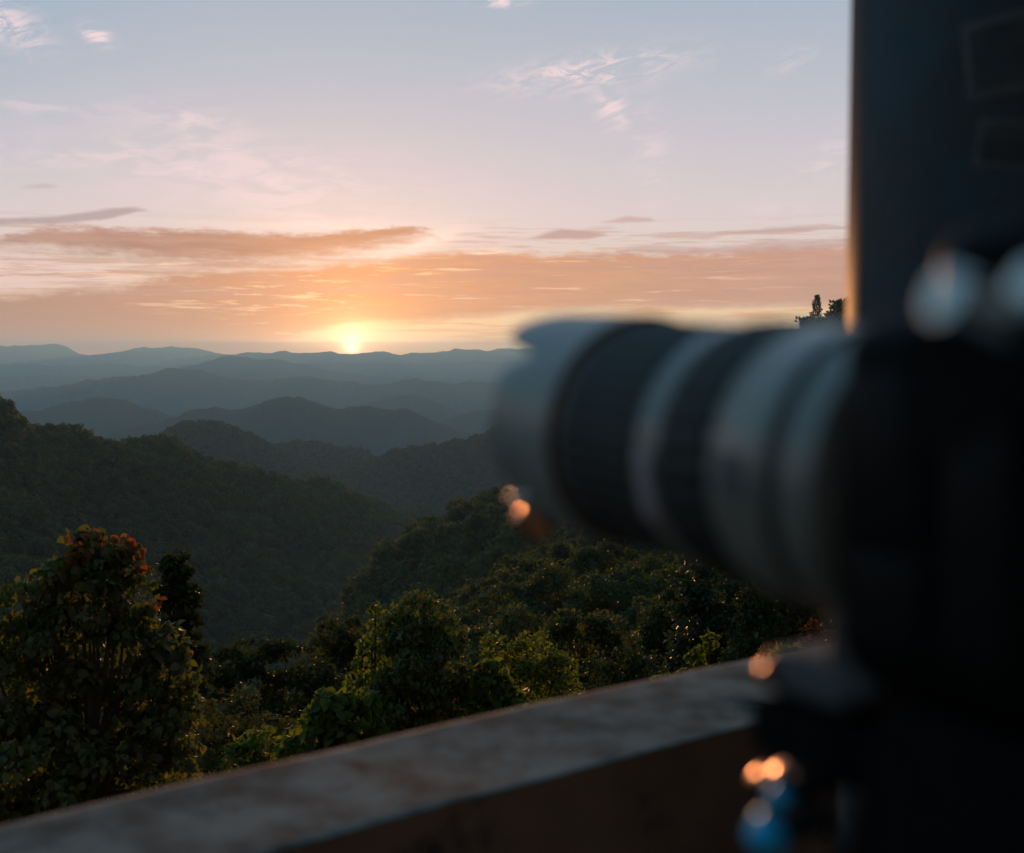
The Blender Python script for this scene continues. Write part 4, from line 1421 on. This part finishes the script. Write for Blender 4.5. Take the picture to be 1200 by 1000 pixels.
glint_cap('hood_glint_dome', wp(613, 597, 0.492), 0.018, 0.36, M_COPPER, barrel, INV)  # added dome that throws the orange sun glint beside the hood
for (px, py, d, r) in ((1105, 345, 0.215, 0.0046), (1203, 338, 0.215, 0.0048), (1150, 422, 0.24, 0.0030)):
    p = INV @ wp(px, py, d)
    w_ = wp(px, py, d)
    n_ = ((-w_).normalized() + Vector((-0.62, 0.68, 0.40)).normalized()).normalized()
    glint_cap('lug_glint_dome', w_, r * 3.6, 0.28, M_CHROME, cmr, INV, n_)  # domes shaped and tilted to reflect the sky as pale discs
# carry strap running from the lugs over the shoulder of the body
b = MB()
P0 = INV @ wp(1085, 405, 0.232)
for a_, c_ in (((1070, 400, 0.262), (1250, 235, 0.215)),):
    p, q = INV @ wp(*a_), INV @ wp(*c_)
    d_ = (q - p)
    s_ = Vector((0, 0, -1)) * 0.028
    n_ = d_.cross(s_).normalized() * 0.0012
    pts = [p, q, q + s_, p + s_]
    b.add([tuple(x + n_) for x in pts] + [tuple(x - n_) for x in pts], [(0, 1, 2, 3), (7, 6, 5, 4), (0, 4, 5, 1), (1, 5, 6, 2), (2, 6, 7, 3), (3, 7, 4, 0)])
b.build('neck_strap', M_BLK, cmr, smooth=False)

# tripod under the lens foot
TP = Vector((MNT.x + 0.004, MNT.y + 0.004, -1.4))
tri = empty('tripod', tuple(TP), 'black tripod with blue knobs carrying the camera', 'tripod')
R2 = Matrix.Rotation(yaw, 4, 'Z')
zt = 1.4 - 0.1062
MB().box((0, LEN * 0.14, zt - 0.010), (0.044, LEN * 0.34, 0.017), 0.003, R2).build('quick_release_clamp', M_BLK, tri)
MB().lathe([(0.030, zt - 0.19), (0.040, zt - 0.185), (0.042, zt - 0.10), (0.041, zt - 0.062), (0.034, zt - 0.046), (0.026, zt - 0.042), (0.020, zt - 0.018)], 48).build('ball_head', M_BLK, tri)
MB().lathe([(0.020, 0.55), (0.020, zt - 0.19)], 24, close=True).build('column', M_BLK, tri)
MB().lathe([(0.03, zt - 0.27), (0.052, zt - 0.262), (0.052, zt - 0.225), (0.03, zt - 0.215)], 24, close=True).build('leg_spider', M_BLK, tri)
for k in range(3):
    a = yaw + math.radians(60 + 120 * k)
    f0, f1 = Vector((math.cos(a), math.sin(a), 0)) * 0.045, Vector((math.cos(a), math.sin(a), 0)) * 0.36
    l_ = MB().tube([(f0.x, f0.y, zt - 0.24), tuple(f0 * 0.5 + f1 * 0.5 + Vector((0, 0, 0.55))), (f1.x, f1.y, 0.03)], [0.016, 0.014, 0.011], 14).build('leg', M_BLK, tri)
    MB().ball((f1.x, f1.y, 0.016), 0.015, 16).build('foot', M_RUB, l_)
TINV = Matrix.Translation(-TP)


def knob(p0, p1, r, name, material):
    a_, b_ = wp(*p0) - TP, wp(*p1) - TP
    d_ = b_ - a_
    q = d_.to_track_quat('Z', 'Y').to_matrix().to_4x4()
    L_ = d_.length
    return MB().lathe([(r * 0.9, 0), (r, L_ * 0.15), (r, L_ * 0.85), (r * 0.85, L_), (1e-4, L_ * 1.01)], 28, Matrix.Translation(a_) @ q, close=True).build(name, material, tri)


knob((985, 905, 0.345), (930, 930, 0.345), 0.004, 'knob_shaft', M_BLK)
knob((921, 925, 0.345), (912, 940, 0.345), 0.0042, 'lock_knob', M_BLUE)
knob((970, 955, 0.335), (918, 975, 0.335), 0.004, 'knob_shaft', M_BLK)
knob((910, 962, 0.335), (893, 992, 0.335), 0.0058, 'tension_knob', M_BLUE)
glint_cap('clamp_glint_dome', wp(893, 781, 0.372), 0.0065, 0.34, M_BRASS, tri, TINV)  # added domes, placed near the clamp only to throw sun glints
glint_cap('clamp_glint_dome', wp(886, 906, 0.43), 0.012, 0.34, M_BRASS, tri, TINV)
glint_cap('clamp_glint_dome', wp(908, 903, 0.445), 0.016, 0.34, M_BRASS, tri, TINV)
